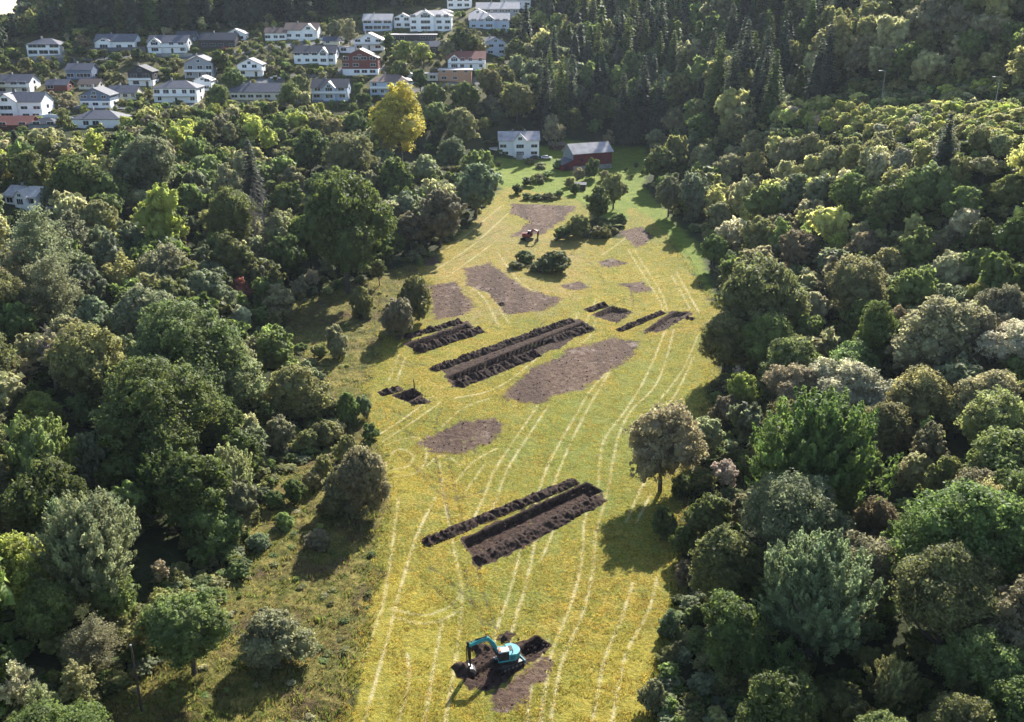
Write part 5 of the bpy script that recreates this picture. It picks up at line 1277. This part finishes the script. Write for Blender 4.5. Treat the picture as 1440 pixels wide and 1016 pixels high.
# undergrowth: low scrub under the wood edges and weeds in the meadow
und = []
ru = random.Random(8)
def scrub(x, y, r, h, col): und.append(dict(x=x, y=y, z=float(terr(x,y)), r=r, h=h, kind='shrub', col=col))
for _ in range(14000):
    y = 75+ru.random()**1.4*330; x = ru.uniform(-.62,.62)*(y+40)
    s1 = SDF(FIELD, x, y) if abs(x) < 120 else -99; s2 = SDF(LAWN, x, y) if abs(x) < 120 else -99
    if s1 > -.6 or s2 > -1: continue
    s3 = SDF(MEADOW, x, y)
    if s3 > 0:
        if ru.random() < .25: scrub(x, y, ru.uniform(.3,.9), ru.uniform(.3,.8), ru.choice(['ol','do','mg','yg','br']))
    elif s1 > -9 or s3 > -8:
        scrub(x, y, ru.uniform(.8,2.0), ru.uniform(.8,2.4), ru.choice(['mg','do','dg','ol','bg','do']))
    elif ru.random() < .12: scrub(x, y, ru.uniform(1.2,2.6), ru.uniform(1,2.8), ru.choice(['dg','do','mg']))
for _ in range(9000):     # scrub on the steep banks at the far side, where no crown covers the ground
    y = ru.uniform(150, 440); x = ru.uniform(.12, .62)*(y+20)
    s1 = SDF(FIELD, x, y) if abs(x) < 120 else -99; s2 = SDF(LAWN, x, y) if abs(x) < 120 else -99
    if s1 > -4 or s2 > -3 or ru.random() < .55: continue
    scrub(x, y, ru.uniform(1.2,2.8), ru.uniform(1.4,3.2), ru.choice(['dg','do','mg','ol','gg']))
print('undergrowth', len(und))
mass('undergrowth', und, 'low scrub, brambles and weeds along the wood edges and in the meadow', 130, .34, 'undergrowth')

# rough grass tufts in the meadow and along the field edges
def tufts():
    n = 60000
    y = 76+rng.random(n)**1.3*200; x = rng.uniform(-.42,.30,n)*(y+40)
    s1 = poly_sd(FIELD, x, y); s3 = poly_sd(MEADOW, x, y)
    keep = ((s3 > -2) & (s1 < .5) & (rng.random(n) < .8)) | ((s1 > -2.5) & (s1 < .8) & (rng.random(n) < .9))
    x, y = x[keep], y[keep]; n = len(x); z = terr(x, y)
    k = 4; x = np.repeat(x, k); y = np.repeat(y, k); z = np.repeat(z, k); m_ = len(x)
    a = rng.random(m_)*6.28; L_ = rng.uniform(.2,.6,m_); w_ = rng.uniform(.04,.10,m_)
    bx_ = x+rng.normal(size=m_)*.12; by_ = y+rng.normal(size=m_)*.12
    ca, sa = np.cos(a), np.sin(a)
    V0 = np.stack([bx_-sa*w_, by_+ca*w_, z-.1], 1); V1 = np.stack([bx_+sa*w_, by_-ca*w_, z-.1], 1); V2 = np.stack([bx_+ca*L_*.5, by_+sa*L_*.5, z+L_], 1)
    VV = np.stack([V0,V1,V2], 1).reshape(-1,3)
    me = np_mesh('rough_grass', VV, np.arange(len(VV)).reshape(-1,3), ['leaves_mass'])
    c = np.array([(.10,.10,.028),(.075,.095,.022),(.14,.12,.04),(.06,.08,.018),(.10,.075,.032)])
    pt = (fbm(x*.12, y*.12)*5+rng.random(m_)*1.6).astype(int)%5
    cattr(me, 'tint', np.repeat(c[pt], 3, 0)); fattr(me, 'leafvar', np.repeat(rng.random(m_), 3))
    o = bpy.data.objects.new('rough_grass', me); COL.objects.link(o); tag(o, 'tall uncut grass in the rough meadow and along the field edge', 'grass', kind='stuff')
tufts()
def stubble():
    n = 150000
    y = 77+rng.random(n)**1.25*190; x = rng.uniform(-.22,.24,n)*(y+40)
    s1 = poly_sd(FIELD, x, y); keep = (s1 > -1) & (fbm(x*.5, y*.5, 3) > .40)
    sm = np.full(n, -99.)
    for P in SOIL_OLD: sm = np.maximum(sm, poly_sd(P, x, y)+1.6*(rng.random(n)-.75))
    for P in SOIL_NEW: sm = np.maximum(sm, poly_sd(P, x, y)+.3)
    for P, dep in TRENCH: sm = np.maximum(sm, poly_sd(P, x, y)+.5)
    keep &= sm < 0
    x, y = x[keep], y[keep]; k = 3
    x = np.repeat(x, k)+rng.normal(size=len(x)*k)*.10; y = np.repeat(y, k)+rng.normal(size=len(y)*k)*.10
    z = terr(x, y); m_ = len(x); a = rng.random(m_)*6.28; L_ = rng.uniform(.10,.28,m_); w_ = rng.uniform(.03,.06,m_); ca, sa = np.cos(a), np.sin(a)
    VV = np.stack([np.stack([x-sa*w_, y+ca*w_, z-.05], 1), np.stack([x+sa*w_, y-ca*w_, z-.05], 1), np.stack([x+ca*L_*.7, y+sa*L_*.7, z+L_], 1)], 1).reshape(-1,3)
    me = np_mesh('field_grass', VV, np.arange(len(VV)).reshape(-1,3), ['leaves_mass'])
    c = np.array([(.185,.155,.035),(.12,.135,.028),(.235,.175,.045),(.15,.145,.032)]); pt = (fbm(x*.15, y*.15)*4+rng.random(m_)*1.5).astype(int)%4
    cattr(me, 'tint', np.repeat(c[pt], 3, 0)); fattr(me, 'leafvar', np.repeat(rng.random(m_), 3))
    o = bpy.data.objects.new('field_grass', me); COL.objects.link(o); tag(o, 'short yellow-green grass of the mown field', 'grass', kind='stuff')
stubble()

# ------------------------------------------------------------------ air, light
HAZE = 0.00005
if HAZE:
    mb = MB(); m_ = bpy.data.materials.new('haze'); m_.use_nodes = True; nt = m_.node_tree; nt.nodes.clear()
    out = nd(nt, 'ShaderNodeOutputMaterial'); pv = nd(nt, 'ShaderNodeVolumePrincipled'); pv.inputs['Color'].default_value = (.75,.84,1,1); pv.inputs['Density'].default_value = HAZE; pv.inputs['Anisotropy'].default_value = .3
    nt.links.new(pv.outputs[0], out.inputs['Volume']); MATS['haze'] = m_
    mb.box(-3010,3010,-3010,3010,-7.5,260,'haze'); tag(mb.obj('haze'), kind='stuff')
az = R(20); el = R(32)
sd = np.array([math.sin(az)*math.cos(el), math.cos(az)*math.cos(el), math.sin(el)])
sun = bpy.data.lights.new('sun', 'SUN'); sun.energy = 5.0; sun.angle = R(.6); sun.color = (1,.95,.86)
so = bpy.data.objects.new('sun', sun); COL.objects.link(so)
from mathutils import Vector
so.rotation_euler = Vector(sd).to_track_quat('Z', 'Y').to_euler()
w = bpy.data.worlds.new('World'); SC.world = w; w.use_nodes = True; nt = w.node_tree
bgn = nt.nodes['Background']; sky = nt.nodes.new('ShaderNodeTexSky'); sky.sky_type = 'NISHITA'; sky.sun_disc = False
sky.sun_elevation = el; sky.sun_rotation = az; sky.air_density = 1.0; sky.dust_density = .6
nt.links.new(sky.outputs[0], bgn.inputs[0]); bgn.inputs[1].default_value = .095
SC.view_settings.view_transform = 'Standard'; SC.view_settings.look = 'None'; SC.view_settings.exposure = 1.38; SC.view_settings.gamma = 1
SC.render.engine = 'CYCLES'
cy = SC.cycles; cy.use_denoising = True; cy.max_bounces = 6; cy.diffuse_bounces = 3; cy.glossy_bounces = 2; cy.transmission_bounces = 3; cy.volume_bounces = 0; cy.transparent_max_bounces = 6
cy.use_adaptive_sampling = True; cy.adaptive_threshold = .02
try: cy.denoiser = 'OPENIMAGEDENOISE'
except Exception: pass
